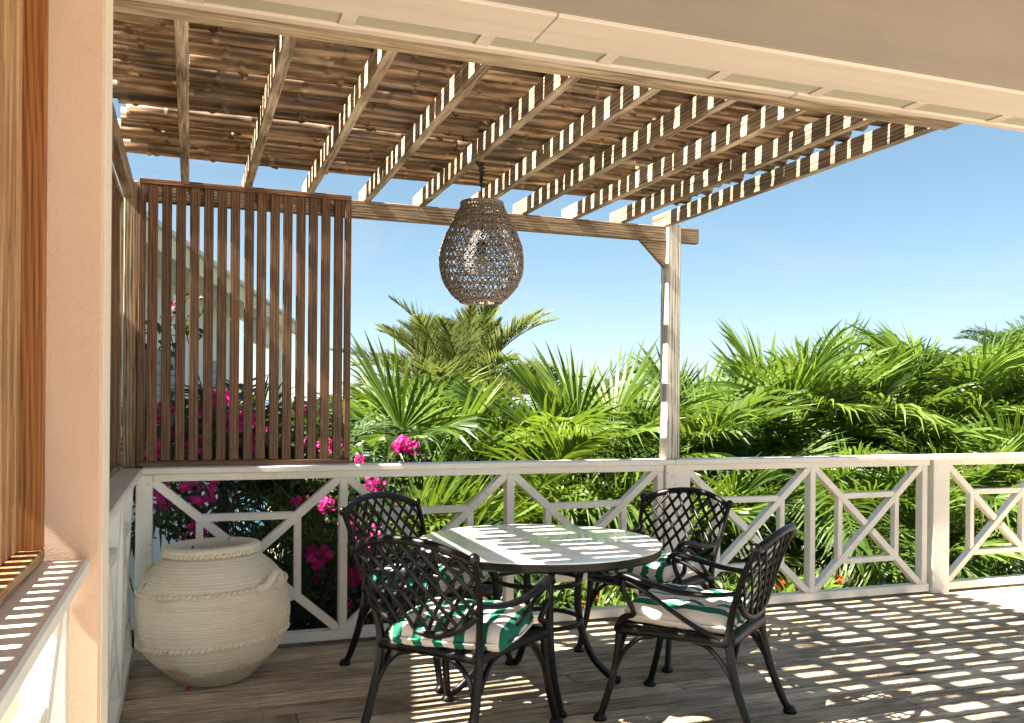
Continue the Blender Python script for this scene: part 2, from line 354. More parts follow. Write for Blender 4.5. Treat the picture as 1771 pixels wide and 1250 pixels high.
# ------------------------------------------------------------------ ground, sea
def gz(x, y): return -0.95 - 0.11 * max(0, y - 5.4) - 0.02 * max(0, y - 20) + 0.10 * noise.noise((x * 0.4, y * 0.4, 0))
g = MB(); xs = [-60, -30, -15, -8, -4] + [i * 0.8 for i in range(-4, 24)] + [20, 25, 32, 45, 70]
ys = [-30, -12, -5, 0, 3] + [5 + i * 0.8 for i in range(22)] + [24, 28, 36, 50, 80]
g.add([(x, y, gz(x, y) if y > 5 else -0.95) for y in ys for x in xs],
      [(j * len(xs) + i, j * len(xs) + i + 1, (j + 1) * len(xs) + i + 1, (j + 1) * len(xs) + i) for j in range(len(ys) - 1) for i in range(len(xs) - 1)])
tag(g.build('garden_ground', M['soil'], smooth=True), kind='structure')
tag(MB().add([(-9000, -200, -14), (9000, -200, -14), (9000, 20000, -14), (-9000, 20000, -14)], [(0, 1, 2, 3)]).build('sea', M['sea']), kind='structure')

# ------------------------------------------------------------------ deck: every board a part
deck = empty('deck_floor', (0, 0, 0)); tag(deck, kind='structure')
y = 5.335; row = 0; dcache = {}
while y > 3.0:
    w = 0.14; x = -0.62 - (row * 1.37 % 2.6)
    while x < 9.6:
        L = random.choice((2.4, 3.0, 3.6)); x1 = min(x + L, 9.8); x0 = max(x, -0.6)
        if x1 > -0.55:
            dz = random.uniform(-0.0018, 0.0)
            MB().box(x0 + 0.002, x1 - 0.002, y - w + 0.006, y - 0.006, -0.028, dz).build('deck_board', M['deck'], deck, bevel=0.003)
        x += L
    y -= w; row += 1
box('joist_frame', M['weather_x'], deck, -0.6, 9.8, 2.95, 5.30, -0.22, -0.036)
sc_ = MB(); rs = random.Random(4)
for r_ in range(17):
    for xx in [i * 0.61 - 0.3 for i in range(17)]:
        for dy in (0.032, 0.108):
            c0, c1 = xx + rs.uniform(-0.006, 0.006), 5.335 - 0.14 * r_ - dy + rs.uniform(-0.006, 0.006)
            sc_.add([(c0 + 0.0048 * math.cos(k * 1.0472), c1 + 0.0048 * math.sin(k * 1.0472), 0.0007) for k in range(6)], [(0, 1, 2, 3, 4, 5)])
tag(sc_.build('screw_heads', M['cord'], deck), kind='stuff')
m, nt, b = newmat('pale_bounce_tile'); v, rnd, raw = coords(nt, (1, 1, 1))
nt.links.new(mix(nt, noisetex(nt, raw, 3, 6), (0.60, 0.53, 0.44), (0.70, 0.63, 0.53)), b.inputs['Base Color']); b.inputs['Roughness'].default_value = 0.5; M['tile'] = m
tl = empty('bounce_tile_floor', (0, 0, 0)); tag(tl, kind='structure')  # unseen pale floor, added to bounce light up under the beam
box('bounce_tile_bed', M['weather_x'], tl, -0.6, 9.8, -1.3, 2.945, -0.22, -0.02, bevel=0)
tme = MB().box(-0.2975, 0.2975, -0.2975, 0.2975, -0.018, -0.002).mesh('bounce_tile', M['tile'], bevel=0.003)
for i in range(17):
    for j in range(7): link('bounce_tile', tme, tl, (-0.28 + 0.6 * i, 2.61 - 0.6 * j, 0))

m, nt, b = newmat('pale_bounce_concrete'); v, rnd, raw = coords(nt, (1, 1, 1), 0)
nt.links.new(mix(nt, noisetex(nt, raw, 2, 6), (0.46, 0.42, 0.36), (0.54, 0.50, 0.43)), b.inputs['Base Color']); b.inputs['Roughness'].default_value = 0.9; M['concrete'] = m
tag(MB().box(-14, 16, -22, -1.31, -0.2, -0.03).build('bounce_terrace', M['concrete']), kind='structure')  # unseen paving added behind the camera to bounce sun into the veranda
# ------------------------------------------------------------------ house around the camera: column, beam, ceiling
hs = empty('veranda_house', (-0.4, 2.5, 0)); tag(hs, 'peach veranda of the house with stucco column and pale roof beam', 'house')
box('column', M['pink'], hs, -0.72, -0.211, 2.46, 2.668, -0.9, 2.552, bevel=0.006)
MB().box(-0.2105, -0.2085, 2.4665, 2.6615, 0.0, 2.548).build('column_lit_side', M['cream'], hs)  # thin paler skin: skylight on this side is painted in
for a, b2 in ((-1.5, 1.02), (1.0225, 4.4), (4.4025, 9.0)): box('beam_board', M['soffit'], hs, a, b2, 2.455, 2.664, 2.55, 2.655, bevel=0.003)
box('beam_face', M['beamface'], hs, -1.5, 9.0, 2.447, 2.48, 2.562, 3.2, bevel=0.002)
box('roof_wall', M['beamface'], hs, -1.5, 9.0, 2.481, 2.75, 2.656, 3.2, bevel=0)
box('vent_board', M['recess'], hs, -1.5, 9.0, 2.6645, 2.748, 2.557, 2.655, bevel=0)
for a, b2 in ((-1.5, 2.1), (2.1025, 5.6), (5.6025, 9.0)): box('lip', M['soffit'], hs, a, b2, 2.749, 2.793, 2.548, 2.68, bevel=0.006)
for k in range(-3, 17):
    xb = 0.438 + 0.435 * k
    if -1.4 < xb < 8.6: box('soffit_block', M['soffit'], hs, xb - 0.024, xb + 0.024, 2.6648, 2.7485, 2.5505, 2.5565, bevel=0.002)
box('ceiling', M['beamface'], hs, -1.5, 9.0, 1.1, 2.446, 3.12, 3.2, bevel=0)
box('eave', M['soffit'], hs, -1.56, -1.502, 1.1, 2.82, 2.49, 3.2, bevel=0.003)

# ------------------------------------------------------------------ pergola
pg = empty('pergola', (2.99, 5.2, 0)); tag(pg, 'weathered timber pergola roofed with bamboo poles over the dining table', 'pergola')
RB = 2.567
rx = [-0.060 + 0.3325 * k for k in range(10)]
for k, x0 in enumerate(rx):
    w = 0.042; zb = RB + random.uniform(-0.003, 0.003); sk = random.uniform(-0.012, 0.012)
    mb = MB().box(x0, x0 + w, 2.913, 5.36, zb, zb + 0.092)
    mb.v = [(p[0] + (sk if p[1] > 4 else 0), p[1], p[2]) for p in mb.v]
    mb.build('rafter', M['rafter'], pg, bevel=0.004)
box('beam', M['weather_x'], pg, -0.262, 3.19, 5.185, 5.235, 2.467, 2.5665, bevel=0.004)
box('ledger', M['ledger'], pg, -0.5, 2.976, 2.795, 2.912, 2.556, 2.70, bevel=0.004)
box('side_beam', M['weather_y'], pg, -0.345, -0.297, 2.90, 5.30, 2.47, 2.5655, bevel=0.004)
box('post', M['postwood'], pg, 2.943, 3.041, 5.162, 5.26, 1.031, 2.575, bevel=0.005)
box('corner_post', M['weather_z'], pg, -0.344, -0.274, 5.165, 5.25, 1.031, 2.566, bevel=0.005)
kb = MB(); kb.add([(2.755, 5.192, 2.466), (2.9425, 5.192, 2.466), (2.9425, 5.192, 2.29), (2.755, 5.228, 2.466), (2.9425, 5.228, 2.466), (2.9425, 5.228, 2.29)],
                  [(0, 2, 1), (3, 4, 5), (0, 1, 4, 3), (1, 2, 5, 4), (2, 0, 3, 5)])
kb.build('knee_brace', M['weather_x'], pg, bevel=0.003)
# bamboo poles
def pole(x0, x1, yc, zc, r, seed):
    rnd = random.Random(seed); P = []; Rr = []; x = x0; nxt = x0 + rnd.uniform(0.05, 0.3); a = rnd.uniform(0, 6); amp = rnd.uniform(0.004, 0.012)
    xsn = []
    while nxt < x1: xsn.append(nxt); nxt += rnd.uniform(0.26, 0.40)
    st = sorted(set([x0, x1] + [q + d for q in xsn for d in (-0.018, -0.005, 0.005, 0.018) if x0 < q + d < x1] + [x0 + 0.15 * i for i in range(1, int((x1 - x0) / 0.15) + 1)]))
    for q in st:
        nn = min([abs(q - t) for t in xsn] or [1])
        rr = r * (1 + (0.12 if nn < 0.007 else -0.04 if nn < 0.02 else 0)) * (1 + 0.05 * math.sin(q * 1.7 + a))
        P.append((q, yc + amp * math.sin(q * 1.9 + a), zc + amp * 0.6 * math.cos(q * 1.4 + a))); Rr.append(rr)
    mb = MB().tube(P, Rr, 10, 1.0, (0, 0, 1))
    for t in xsn:                      # snapped side-shoot knots on the underside of some nodes
        if rnd.random() < 0.45:
            a2 = rnd.uniform(-2.6, -0.5); d = Vector((0.3, math.cos(a2), math.sin(a2))).normalized(); c = Vector((t, yc, zc))
            mb.tube([c + d * r * 0.7, c + d * (r + 0.010), c + d * (r + 0.016)], [0.017, 0.013, 0.006], 6)
    return mb
yy = 2.95; k = 0
while yy < 5.05:
    r = random.uniform(0.040, 0.055)
    yc = yy + r; top = RB + 0.0935
    zc = top + r + random.choice((0, 0.002, 0.004, 0.012, 0.022))
    cut = random.choice((None, None, 0.3, 1.25, 2.1, -0.02))
    spans = [(-0.33 + random.uniform(-0.05, 0.06), 2.965 + random.uniform(-0.02, 0.01))]
    if cut: spans = [(spans[0][0], cut), (cut + 0.006, spans[0][1])]
    for (a, b2) in spans:
        if b2 - a > 0.05:
            pole(a, b2, yc + random.uniform(-0.003, 0.003), zc, r * random.uniform(0.92, 1.0), k * 7 + int(a * 10)).build('bamboo_pole', M['bamboo'], pg, smooth=True)
    gap = random.choice((0.007, 0.010, 0.014, 0.019, 0.025, 0.033)) if k not in (0, 2, 5, 9) else 0.048
    yy += 2 * r + gap; k += 1

# ------------------------------------------------------------------ railings
def railing(name, label, mp, nrm, s0, s1, panels, posts=(), cap=None, endcap=True, zc=1.03, sub=None):
    """mp(s, d, z) -> world, s along the run, d depth; panels [(sa, sb)] hold X-and-frame braces"""
    e = empty(name, mp((s0 + s1) / 2, 0, 0)); tag(e, label, 'railing')
    def bx(n, sa, sb, da, db, za, zb, bev=0.004):
        a, b2 = Vector(mp(sa, da, za)), Vector(mp(sb, db, zb))
        return box(n, M['white'], e, min(a.x, b2.x), max(a.x, b2.x), min(a.y, b2.y), max(a.y, b2.y), za, zb, bevel=bev)
    ca, cb = cap or (s0, s1)
    bx('cap_rail', ca, cb, -0.075, 0.065, zc - 0.037, zc, 0.006)
    sa, sb = sub or (s0, s1)
    bx('top_rail', sa, sb, -0.037, 0.037, zc - 0.078, zc - 0.0375)
    bx('bottom_rail', sa, sb, -0.037, 0.037, 0.018, 0.075)
    zt, zb = zc - 0.0785, 0.0755
    for pa, pb in posts: bx('post', pa, pb, -0.052, 0.052, 0.0, zc - 0.0375, 0.004)
    for (pa, pb, va, vb) in panels:
        if va: bx('baluster', pa - va, pa, -0.034, 0.034, zb, zt, 0.003)
        if vb: bx('baluster', pb, pb + vb, -0.034, 0.034, zb, zt, 0.003)
        def bar(n, q0, q1, w, d):
            j = [random.uniform(-0.0035, 0.0035) for _ in range(4)]
            MB().bar(mp(q0[0] + j[0], 0, q0[1] + j[1]), mp(q1[0] + j[2], 0, q1[1] + j[3]), w, d, nrm).build(n, M['white'], e, bevel=0.003)
        h, w = zt - zb, pb - pa; cx, cz = (pa + pb) / 2, (zt + zb) / 2
        P = lambda u, v: (pa + u * w, zb + v * h)
        o1, o2 = -0.008, 1.008
        bar('diagonal_brace', P(o1, o1), P(o2, o2), 0.046, 0.060)
        t = 0.5 - 0.028; bar('diagonal_brace', P(o1, o2), P(t, 1 - t), 0.046, 0.056); bar('diagonal_brace', P(1 - t, t), P(o2, o1), 0.046, 0.056)
        i0, i1 = 0.235, 0.765; q = 0.020 / w
        for v in (i0, i1): bar('inner_rail', P(i0 + q, v), P(i1 - q, v), 0.040, 0.052)
        for u in (i0, i1): bar('inner_baluster', P(u, i0 + 0.01), P(u, i1 - 0.01), 0.040, 0.048)
    return e
mpB = lambda s, d, z: (s, 5.205 + d, z)
railing('railing', 'white cross-braced railing behind the table, from the corner to the pergola post', mpB, (0, 1, 0), -0.19, 2.93,
        [(-0.187, 0.812, 0, 0.046), (0.858, 1.836, 0, 0.050), (1.886, 2.884, 0, 0.045)], cap=(-0.245, 2.99), posts=((-0.275, -0.191),))
railing('railing', 'sunny white cross-braced railing between the pergola post and the square post', mpB, (0, 1, 0), 2.93, 5.19,
        [(3.125, 4.098, 0, 0.045), (4.143, 5.10, 0, 0.05)], cap=(2.9905, 5.27), posts=((2.935, 3.12),), sub=(3.1205, 5.17))
railing('railing', 'sunny white railing right of the square post at the picture edge', mpB, (0, 1, 0), 5.19, 9.6,
        [(5.36, 6.36, 0, 0.046), (6.406, 7.40, 0, 0.046), (7.446, 8.44, 0, 0.046), (8.486, 9.48, 0, 0.046)], cap=(5.2705, 9.6), posts=((5.19, 5.345),), sub=(5.3455, 9.6))
mpL = lambda s, d, z: (-0.315 - d, s, z)
railing('railing', 'shaded white side railing running back behind the clay pot', mpL, (1, 0, 0), 2.68, 5.15,
        [(2.70, 3.50, 0, 0.045), (3.545, 4.33, 0, 0.045), (4.375, 5.14, 0, 0)], cap=(2.68, 5.129), sub=(2.68, 5.15))
mpN = lambda s, d, z: (-0.31 - d, s, z)
railing('railing', 'white side railing in front of the stucco column with striped sunlight on its cap', mpN, (1, 0, 0), -0.6, 2.455,
        [(1.42, 2.36, 0, 0.06), (0.40, 1.36, 0, 0.06), (-0.6, 0.34, 0, 0.06)], zc=1.0)
bpy.context.view_layer.update()

# ------------------------------------------------------------------ slatted screens
def screen(name, label, mp, s0, s1, z0, z1, fd, mats, pitch=0.0745, sw=0.0505, frame=0.045, sd=0.28):
    e = empty(name, mp((s0 + s1) / 2, 0, z0)); tag(e, label, 'screen')
    def bx(n, sa, sb, da, db, za, zb, mat):
        a, b2 = Vector(mp(sa, da, za)), Vector(mp(sb, db, zb))
        box(n, mat, e, min(a.x, b2.x), max(a.x, b2.x), min(a.y, b2.y), max(a.y, b2.y), za, zb, bevel=0.003)
    bx('frame_rail', s0, s1, 0, fd, z1 - 0.028, z1, mats[1]); bx('frame_rail', s0, s1, 0, fd, z0, z0 + 0.028, mats[1])
    bx('frame_stile', s0, s0 + frame * 0.8, 0.001, fd - 0.001, z0 + 0.0285, z1 - 0.0285, mats[2]); bx('frame_stile', s1 - frame * 0.8, s1, 0.001, fd - 0.001, z0 + 0.0285, z1 - 0.0285, mats[2])
    n = int(round((s1 - s0 - 2 * frame * 0.8 + (pitch - sw)) / pitch)) - 0
    step = (s1 - s0 - 2 * frame * 0.8) / n
    for i in range(n):
        c = s0 + frame * 0.8 + step * (i + 0.5) + random.uniform(-0.002, 0.002); d0 = fd * sd + random.uniform(-0.002, 0.002)
        bx('slat', c - sw / 2, c + sw / 2, d0, d0 + 0.026, z0 + 0.0287, z1 - 0.0287, mats[0])
    return e
screen('slatted_screen', 'brown slatted wooden screen standing on the railing behind the clay pot', lambda s, d, z: (s, 5.140 + d, z), -0.270, 0.862, 1.036, 2.580, 0.040,
       (M['slat_z'], M['slat_x'], M['slat_z']))
screen('slatted_screen', 'side slatted screen seen edge-on between the column and the corner post', lambda s, d, z: (-0.345 - d, s, z), 2.72, 5.13, 1.0315, 2.466, 0.045,
       (M['slat_z'], M['weather_y'], M['weather_z']))
e = screen('slatted_screen', 'tan slatted screen at the left picture edge beside the stucco column', lambda s, d, z: (-0.336 - d, s, z), -0.55, 2.452, 1.002, 2.549, 0.078,
       (M['tan'], M['tan_y'], M['sunlit_stile']), sd=0.64)

# ------------------------------------------------------------------ clay pot
pc = Vector((0.125, 4.72, 0.0))
pot = empty('clay_pot', pc, local=True); tag(pot, 'big cream ribbed clay pot with rope bands standing by the railing corner', 'pot')
keys = [(0.0, 0.005), (0.15, 0.0), (0.185, 0.015), (0.245, 0.07), (0.315, 0.145), (0.355, 0.215), (0.372, 0.29), (0.374, 0.36), (0.366, 0.43), (0.345, 0.495), (0.30, 0.555), (0.25, 0.60), (0.213, 0.628), (0.208, 0.640)]
sp = spline([(r, 0, z) for r, z in keys], 9); prof = []
for i, p in enumerate(sp):
    rip = 0.0010 * math.sin(p.z * 2 * math.pi / 0.0125) if 0.05 < p.z < 0.62 else 0
    prof.append((max(p.x + rip, 0.001), p.z))
dense = []
for i in range(len(prof) - 1):
    for t in (0, 0.34, 0.67): dense.append((prof[i][0] * (1 - t) + prof[i + 1][0] * t, prof[i][1] * (1 - t) + prof[i + 1][1] * t))
dense = [(max(r, .001) + (0.0010 * math.sin(z * 2 * math.pi / 0.0125) if 0.05 < z < 0.62 else 0), z) for r, z in dense]
rim = [(0.222, 0.643), (0.236, 0.650), (0.238, 0.662), (0.228, 0.673), (0.205, 0.678), (0.188, 0.672), (0.180, 0.655), (0.19, 0.60), (0.27, 0.53), (0.33, 0.42), (0.33, 0.25), (0.2, 0.06), (0.001, 0.05)]
po = MB().lathe(dense + rim, 72).build('body', M['pot'], pot, smooth=True)
def rope(r, z, n, rb, tilt=0.0):
    mb = MB()
    for k in range(n):
        a = 2 * math.pi * k / n; c = Vector((r * math.cos(a), r * math.sin(a), z + tilt * math.cos(a)))
        t = Vector((-math.sin(a), math.cos(a), 0.55)).normalized(); L = 2 * math.pi * r / n * 0.62
        mb.tube([c - t * L, c - t * L * 0.6, c, c + t * L * 0.6, c + t * L], [rb * 0.35, rb * 0.85, rb, rb * 0.85, rb * 0.35], 7)
    return mb.build('rope_band', M['pot'], pot, smooth=True)
rope(0.231, 0.640, 56, 0.011); rope(0.357, 0.474, 76, 0.012, 0.006); rope(0.360, 0.226, 76, 0.012, 0.014)
for a0 in (-0.72, 2.42):
    d = Vector((math.cos(a0), math.sin(a0), 0)); tg = Vector((-math.sin(a0), math.cos(a0), 0)); b0 = d * 0.342
    hp = spline([b0 - tg * 0.085 + Vector((0, 0, 0.472)), b0 + d * 0.035 - tg * 0.06 + Vector((0, 0, 0.490)), b0 + d * 0.045 - tg * 0.01 + Vector((0, 0, 0.540)), b0 + d * 0.035 + tg * 0.035 + Vector((0, 0, 0.535)), b0 + d * 0.025 + tg * 0.05 + Vector((0, 0, 0.495)), b0 - d * 0.0 + tg * 0.055 + Vector((0, 0, 0.470))], 5)
    MB().tube(hp, [0.024 - 0.006 * math.sin(math.pi * i / (len(hp) - 1)) for i in range(len(hp))], 9).build('handle', M['pot'], pot, smooth=True)
pot.rotation_euler = (R(-1.2), R(-1.8), 0.0)

# ------------------------------------------------------------------ table
tb = empty('round_table', (1.60, 4.045, 0), R(-6), local=True); tag(tb, 'round black metal dining table with a white glass top', 'table')
TR = 0.598
MB().lathe([(0.001, 0.712), (TR - 0.004, 0.712), (TR, 0.715), (TR, 0.7185), (TR - 0.004, 0.722), (0.001, 0.722)], 96).build('glass_top', M['tableglass'], tb, smooth=False)
MB().lathe([(TR - 0.045, 0.711), (TR - 0.045, 0.680), (TR - 0.035, 0.674), (TR - 0.012, 0.674), (TR - 0.004, 0.682), (TR - 0.003, 0.711), (TR - 0.045, 0.711)], 96).build('rim', M['black'], tb, smooth=False)
for zr, rr in ((0.535, 0.208), (0.34, 0.215)):
    n = 40; mb = MB(); mb.tube([(rr * math.cos(2 * math.pi * i / n), rr * math.sin(2 * math.pi * i / n), zr) for i in range(n + 1)], 0.012, 8, caps=False); mb.build('ring_stretcher', M['black'], tb, smooth=True)
for k in range(4):
    a = k * math.pi / 2; pth = spline([(0.50, 0, 0.690), (0.36, 0, 0.684), (0.255, 0, 0.640), (0.215, 0, 0.55), (0.205, 0, 0.44), (0.225, 0, 0.28), (0.285, 0, 0.14), (0.37, 0, 0.045), (0.425, 0, 0.012)], 5)
    pth = [Matrix.Rotation(a, 3, 'Z') @ p for p in pth]
    mb = MB().tube(pth, [0.019] * (len(pth) - 6) + [0.019, 0.018, 0.018, 0.02, 0.022, 0.022], 8); mb.build('leg', M['black'], tb, smooth=True)
for k in range(2):
    mb = MB(); a = k * math.pi / 2; d = Vector((math.cos(a), math.sin(a), 0))
    mb.tube([d * -0.56 + Vector((0, 0, 0.694)), d * 0.56 + Vector((0, 0, 0.694 ))], 0.011 - 0.001 * k, 6); mb.build('cross_bar', M['black'], tb)

# ------------------------------------------------------------------ chairs
def back_y(x, z): return -0.245 - 0.135 * ((max(z, 0.42) - 0.42) / 0.42) ** 1.25 - 0.035 * (1 - min(1, (x / 0.28) ** 2))
def hw(z): return 0.235 + 0.055 * min(1, max(0, (z - 0.45) / 0.30))
def ztop(x): return 0.800 + 0.072 * (1 - min(1, abs(x) / 0.285) ** 2.2)
def zbot(x): return 0.485 + 0.105 * min(1, abs(x) / 0.26) ** 2.4
def make_chair():
    e = empty('garden_chair', (0, 0, 0), local=True)
    B = M['black']
    for s in (-1, 1):
        pth = spline([(s * 0.262, -0.375, 0.012), (s * 0.255, -0.345, 0.06), (s * 0.245, -0.285, 0.22), (s * 0.240, -0.248, 0.40), (s * 0.250, -0.262, 0.52), (s * 0.275, -0.310, 0.68), (s * 0.290, -0.370, 0.815)], 5)
        mb = MB().tube(pth, [0.026, 0.022, 0.018] + [0.0165 + 0.003 * math.sin(i * 0.2) for i in range(len(pth) - 3)], 8)
        lg = mb.build('rear_leg', B, e, smooth=True)
        for nm, sub in (('knob', MB().ball((pth[-1].x, pth[-1].y, pth[-1].z), 0.023, 1.1)), ('foot', MB().lathe([(0.001, 0), (0.032, 0), (0.031, 0.012), (0.018, 0.028)], 10, (pth[0].x, pth[0].y)))):
            f_ = sub.build(nm, B, None, smooth=True); f_.parent = lg
        pth = spline([(s * 0.285, 0.315, 0.012), (s * 0.280, 0.30, 0.06), (s * 0.266, 0.262, 0.20), (s * 0.262, 0.242, 0.32), (s * 0.262, 0.238, 0.425)], 5)
        mb = MB().tube(pth, [0.026, 0.021, 0.017] + [0.0165] * (len(pth) - 3), 8)
        lg = mb.build('front_leg', B, e, smooth=True)
        f_ = MB().lathe([(0.001, 0), (0.032, 0), (0.031, 0.012), (0.018, 0.028)], 10, (pth[0].x, pth[0].y)).build('foot', B, None, smooth=True); f_.parent = lg
        # brackets under the seat
        for (lx, ly, dx, dy) in ((s * 0.262, 0.245, -s * 0.17, 0), (s * 0.262, 0.245, 0, -0.17), (s * 0.242, -0.262, -s * 0.16, 0.01), (s * 0.242, -0.262, 0, 0.17)):
            q = spline([(lx, ly + (0.01 if ly > 0 else -0.02), 0.225), (lx + dx * 0.22, ly + dy * 0.22, 0.315), (lx + dx * 0.6, ly + dy * 0.6, 0.378), (lx + dx, ly + dy, 0.395)], 4)
            MB().tube(q, 0.0115, 7).build('bracket', B, e, smooth=True)
        # arm, its support and its brace
        q = spline([(s * 0.268, -0.292, 0.625), (s * 0.300, -0.20, 0.612), (s * 0.318, -0.06, 0.612), (s * 0.322, 0.08, 0.636), (s * 0.312, 0.175, 0.656), (s * 0.302, 0.215, 0.648), (s * 0.298, 0.228, 0.622), (s * 0.300, 0.218, 0.604)], 5)
        MB().tube(q, [0.017 + 0.007 * math.sin(math.pi * i / (len(q) - 1)) for i in range(len(q))], 8, 0.55, (0, 0, 1)).build('arm_rest', B, e, smooth=True)
        q = spline([(s * 0.303, 0.200, 0.640), (s * 0.308, 0.196, 0.585), (s * 0.300, 0.165, 0.525), (s * 0.285, 0.160, 0.485), (s * 0.276, 0.215, 0.462), (s * 0.268, 0.238, 0.425)], 5)
        MB().tube(q, 0.0125, 8).build('arm_support', B, e, smooth=True)
        q = spline([(s * 0.306, 0.192, 0.628), (s * 0.306, 0.12, 0.606), (s * 0.295, 0.0, 0.535), (s * 0.272, -0.12, 0.462), (s * 0.248, -0.225, 0.415)], 5)
        MB().tube(q, 0.0105, 7).build('arm_brace', B, e, smooth=True)
    # seat frame
    c4 = [(-0.262, 0.240), (0.262, 0.240), (0.240, -0.250), (-0.240, -0.250)]
    for i in range(4):
        a, b2 = c4[i], c4[(i + 1) % 4]; mid = ((a[0] + b2[0]) / 2, (a[1] + b2[1]) / 2 + (0.025 if i == 0 else 0))
        q = spline([(a[0], a[1], 0.408), (mid[0], mid[1], 0.412), (b2[0], b2[1], 0.408)], 5)
        MB().tube(q, 0.022, 8, 1.1, (0, 0, 1)).build('seat_rail', B, e, smooth=True)
    sb = MB()
    for i in range(7):
        x = -0.21 + 0.07 * i; sb.bar((x, -0.245, 0.4145), (x, 0.245, 0.4145), 0.034, 0.008, (0, 0, 1))
    sb.build('seat_grid', B, e)
    # back frame and woven lattice
    q = [(x * 0.29, back_y(x * 0.29, ztop(x * 0.29)), ztop(x * 0.29)) for x in [i / 12 - 1 for i in range(25)]]
    MB().tube(q, 0.0155, 8, 1.15, (0, 0, 1)).build('top_rail', B, e, smooth=True)
    q = [(x * 0.258, back_y(x * 0.258, zbot(x * 0.258)), zbot(x * 0.258)) for x in [i / 12 - 1 for i in range(25)]]
    MB().tube(q, 0.0145, 8, 1.15, (0, 0, 1)).build('lower_rail', B, e, smooth=True)
    for fam in (-1, 1):
        for i in range(-6, 7):
            x0 = i * 0.068; run = []
            for j in range(60):
                z = 0.47 + j * 0.007; x = x0 + fam * (z - 0.66) * 0.80 + fam * 0.9 * (z - 0.66) ** 2 * (1 if x0 * fam > 0 else -0.3)
                if abs(x) < hw(z) + 0.002 and zbot(x) - 0.003 < z < ztop(x) + 0.003: run.append((x, back_y(x, z) + fam * 0.0035 , z))
            if len(run) > 5:
                MB().tube(run[::3] + ([run[-1]] if (len(run) - 1) % 3 else []), 0.0092, 7, 0.62, (0, 1, 0)).build('lattice_bar', B, e, smooth=True)
    return e
def cushion_mesh():
    n = 34; vs = []; fs = []
    a, bb = 0.266, 0.256
    tufts = [(-0.115, -0.11), (0.115, -0.11), (-0.115, 0.11), (0.115, 0.11), (0, 0)]
    def pt(i, j, side):
        u, v = i / n * 2 - 1, j / n * 2 - 1
        x = a * math.copysign(abs(u) ** 0.82, u); y = bb * math.copysign(abs(v) ** 0.82, v)
        m = max(abs(u), abs(v)); edge = (1 - m ** 5.0) ** 0.5 if m < 1 else 0
        k = 1 - 0.10 * (abs(u) * abs(v)) ** 2.5
        pin = 1 - 0.045 * (1 - abs(abs(u) * 2 - 1)) * (abs(v) > 0.8) - 0.045 * (1 - abs(abs(v) * 2 - 1)) * (abs(u) > 0.8)
        th = 0.060 * edge
        for tx, ty in tufts:
            d = math.hypot(x - tx, y - ty); th -= 0.034 * math.exp(-(d / 0.038) ** 2) * edge
        th -= 0.011 * edge * (math.exp(-((x) / 0.02) ** 2) + math.exp(-((y) / 0.02) ** 2)) * 0.8
        th += 0.006 * edge * noise.noise((x * 11, y * 11, 3 * side))
        return (x * k * pin, y * k * pin, side * max(th, 0) * (1.15 if side > 0 else 0.75))
    for side in (1, -1):
        k0 = len(vs)
        for j in range(n + 1):
            for i in range(n + 1): vs.append(pt(i, j, side))
        for j in range(n):
            for i in range(n):
                q = (k0 + j * (n + 1) + i, k0 + j * (n + 1) + i + 1, k0 + (j + 1) * (n + 1) + i + 1, k0 + (j + 1) * (n + 1) + i)
                fs.append(q if side > 0 else q[::-1])
    me = bpy.data.meshes.new('seat_cushion'); me.from_pydata(vs, [], fs)
    bm = bmesh.new(); bm.from_mesh(me); bmesh.ops.remove_doubles(bm, verts=bm.verts, dist=0.0006); bmesh.ops.recalc_face_normals(bm, faces=bm.faces); bm.to_mesh(me); bm.free()
    for p in me.polygons: p.use_smooth = True
    me.materials.append(M['cushion']); return me
proto = make_chair(); cme = cushion_mesh()
def outline():
    n = 72; out = []
    for i in range(n + 1):
        t = 2 * math.pi * i / n; c, s_ = math.cos(t), math.sin(t); k = (abs(c) ** 7 + abs(s_) ** 7) ** (-1 / 7); u, v = c * k, s_ * k
        out.append((0.266 * math.copysign(abs(u) ** 0.82, u) * (1 - 0.10 * (abs(u) * abs(v)) ** 2.5) * 0.997, 0.256 * math.copysign(abs(v) ** 0.82, v) * (1 - 0.10 * (abs(u) * abs(v)) ** 2.5) * 0.997, 0))
    return out
pme = MB().tube(outline(), 0.0055, 6, caps=False).mesh('piping', M['cushion'], smooth=True)
chairs = [  # x, y, facing (deg from +Y, counter-clockwise), labels
    (1.085, 3.600, -50, 'near black lattice-back metal chair with its back to the camera, left of the table', 'striped cushion on the near left chair, one corner sticking out', 15, 0.035, -0.045),
    (1.205, 4.575, -146, 'far left black metal chair half hidden behind the nearer chair', 'striped cushion on the far left chair, mostly hidden by the near chair back', 2, 0, 0),
    (2.480, 4.500, 120, 'far right black metal chair in front of the pergola post', 'striped cushion on the far right chair behind the table edge', -2, 0, 0.01),
    (2.130, 3.500, 39, 'near right black metal chair seen from its side', 'striped cushion on the near right chair seen from its side', 3, 0, 0.0)]
for i, (x, y, a, lab, clab, cr, cdx, cdy) in enumerate(chairs):
    o = proto if i == 0 else copy_tree(proto)
    o.location = (x, y, 0); o.rotation_euler.z = R(a); tag(o, lab, 'chair', 'black metal chairs around the table')
    c = bpy.data.objects.new('seat_cushion', cme); C.objects.link(c)
    off = Matrix.Rotation(R(a), 3, 'Z') @ Vector((cdx, cdy, 0))
    c.location = (x + off.x, y + off.y, 0.470); c.rotation_euler = (R(1.0), 0, R(a + cr)); tag(c, clab, 'cushion', 'striped seat cushions')
    pp_ = bpy.data.objects.new('piping', pme); C.objects.link(pp_); pp_.parent = c

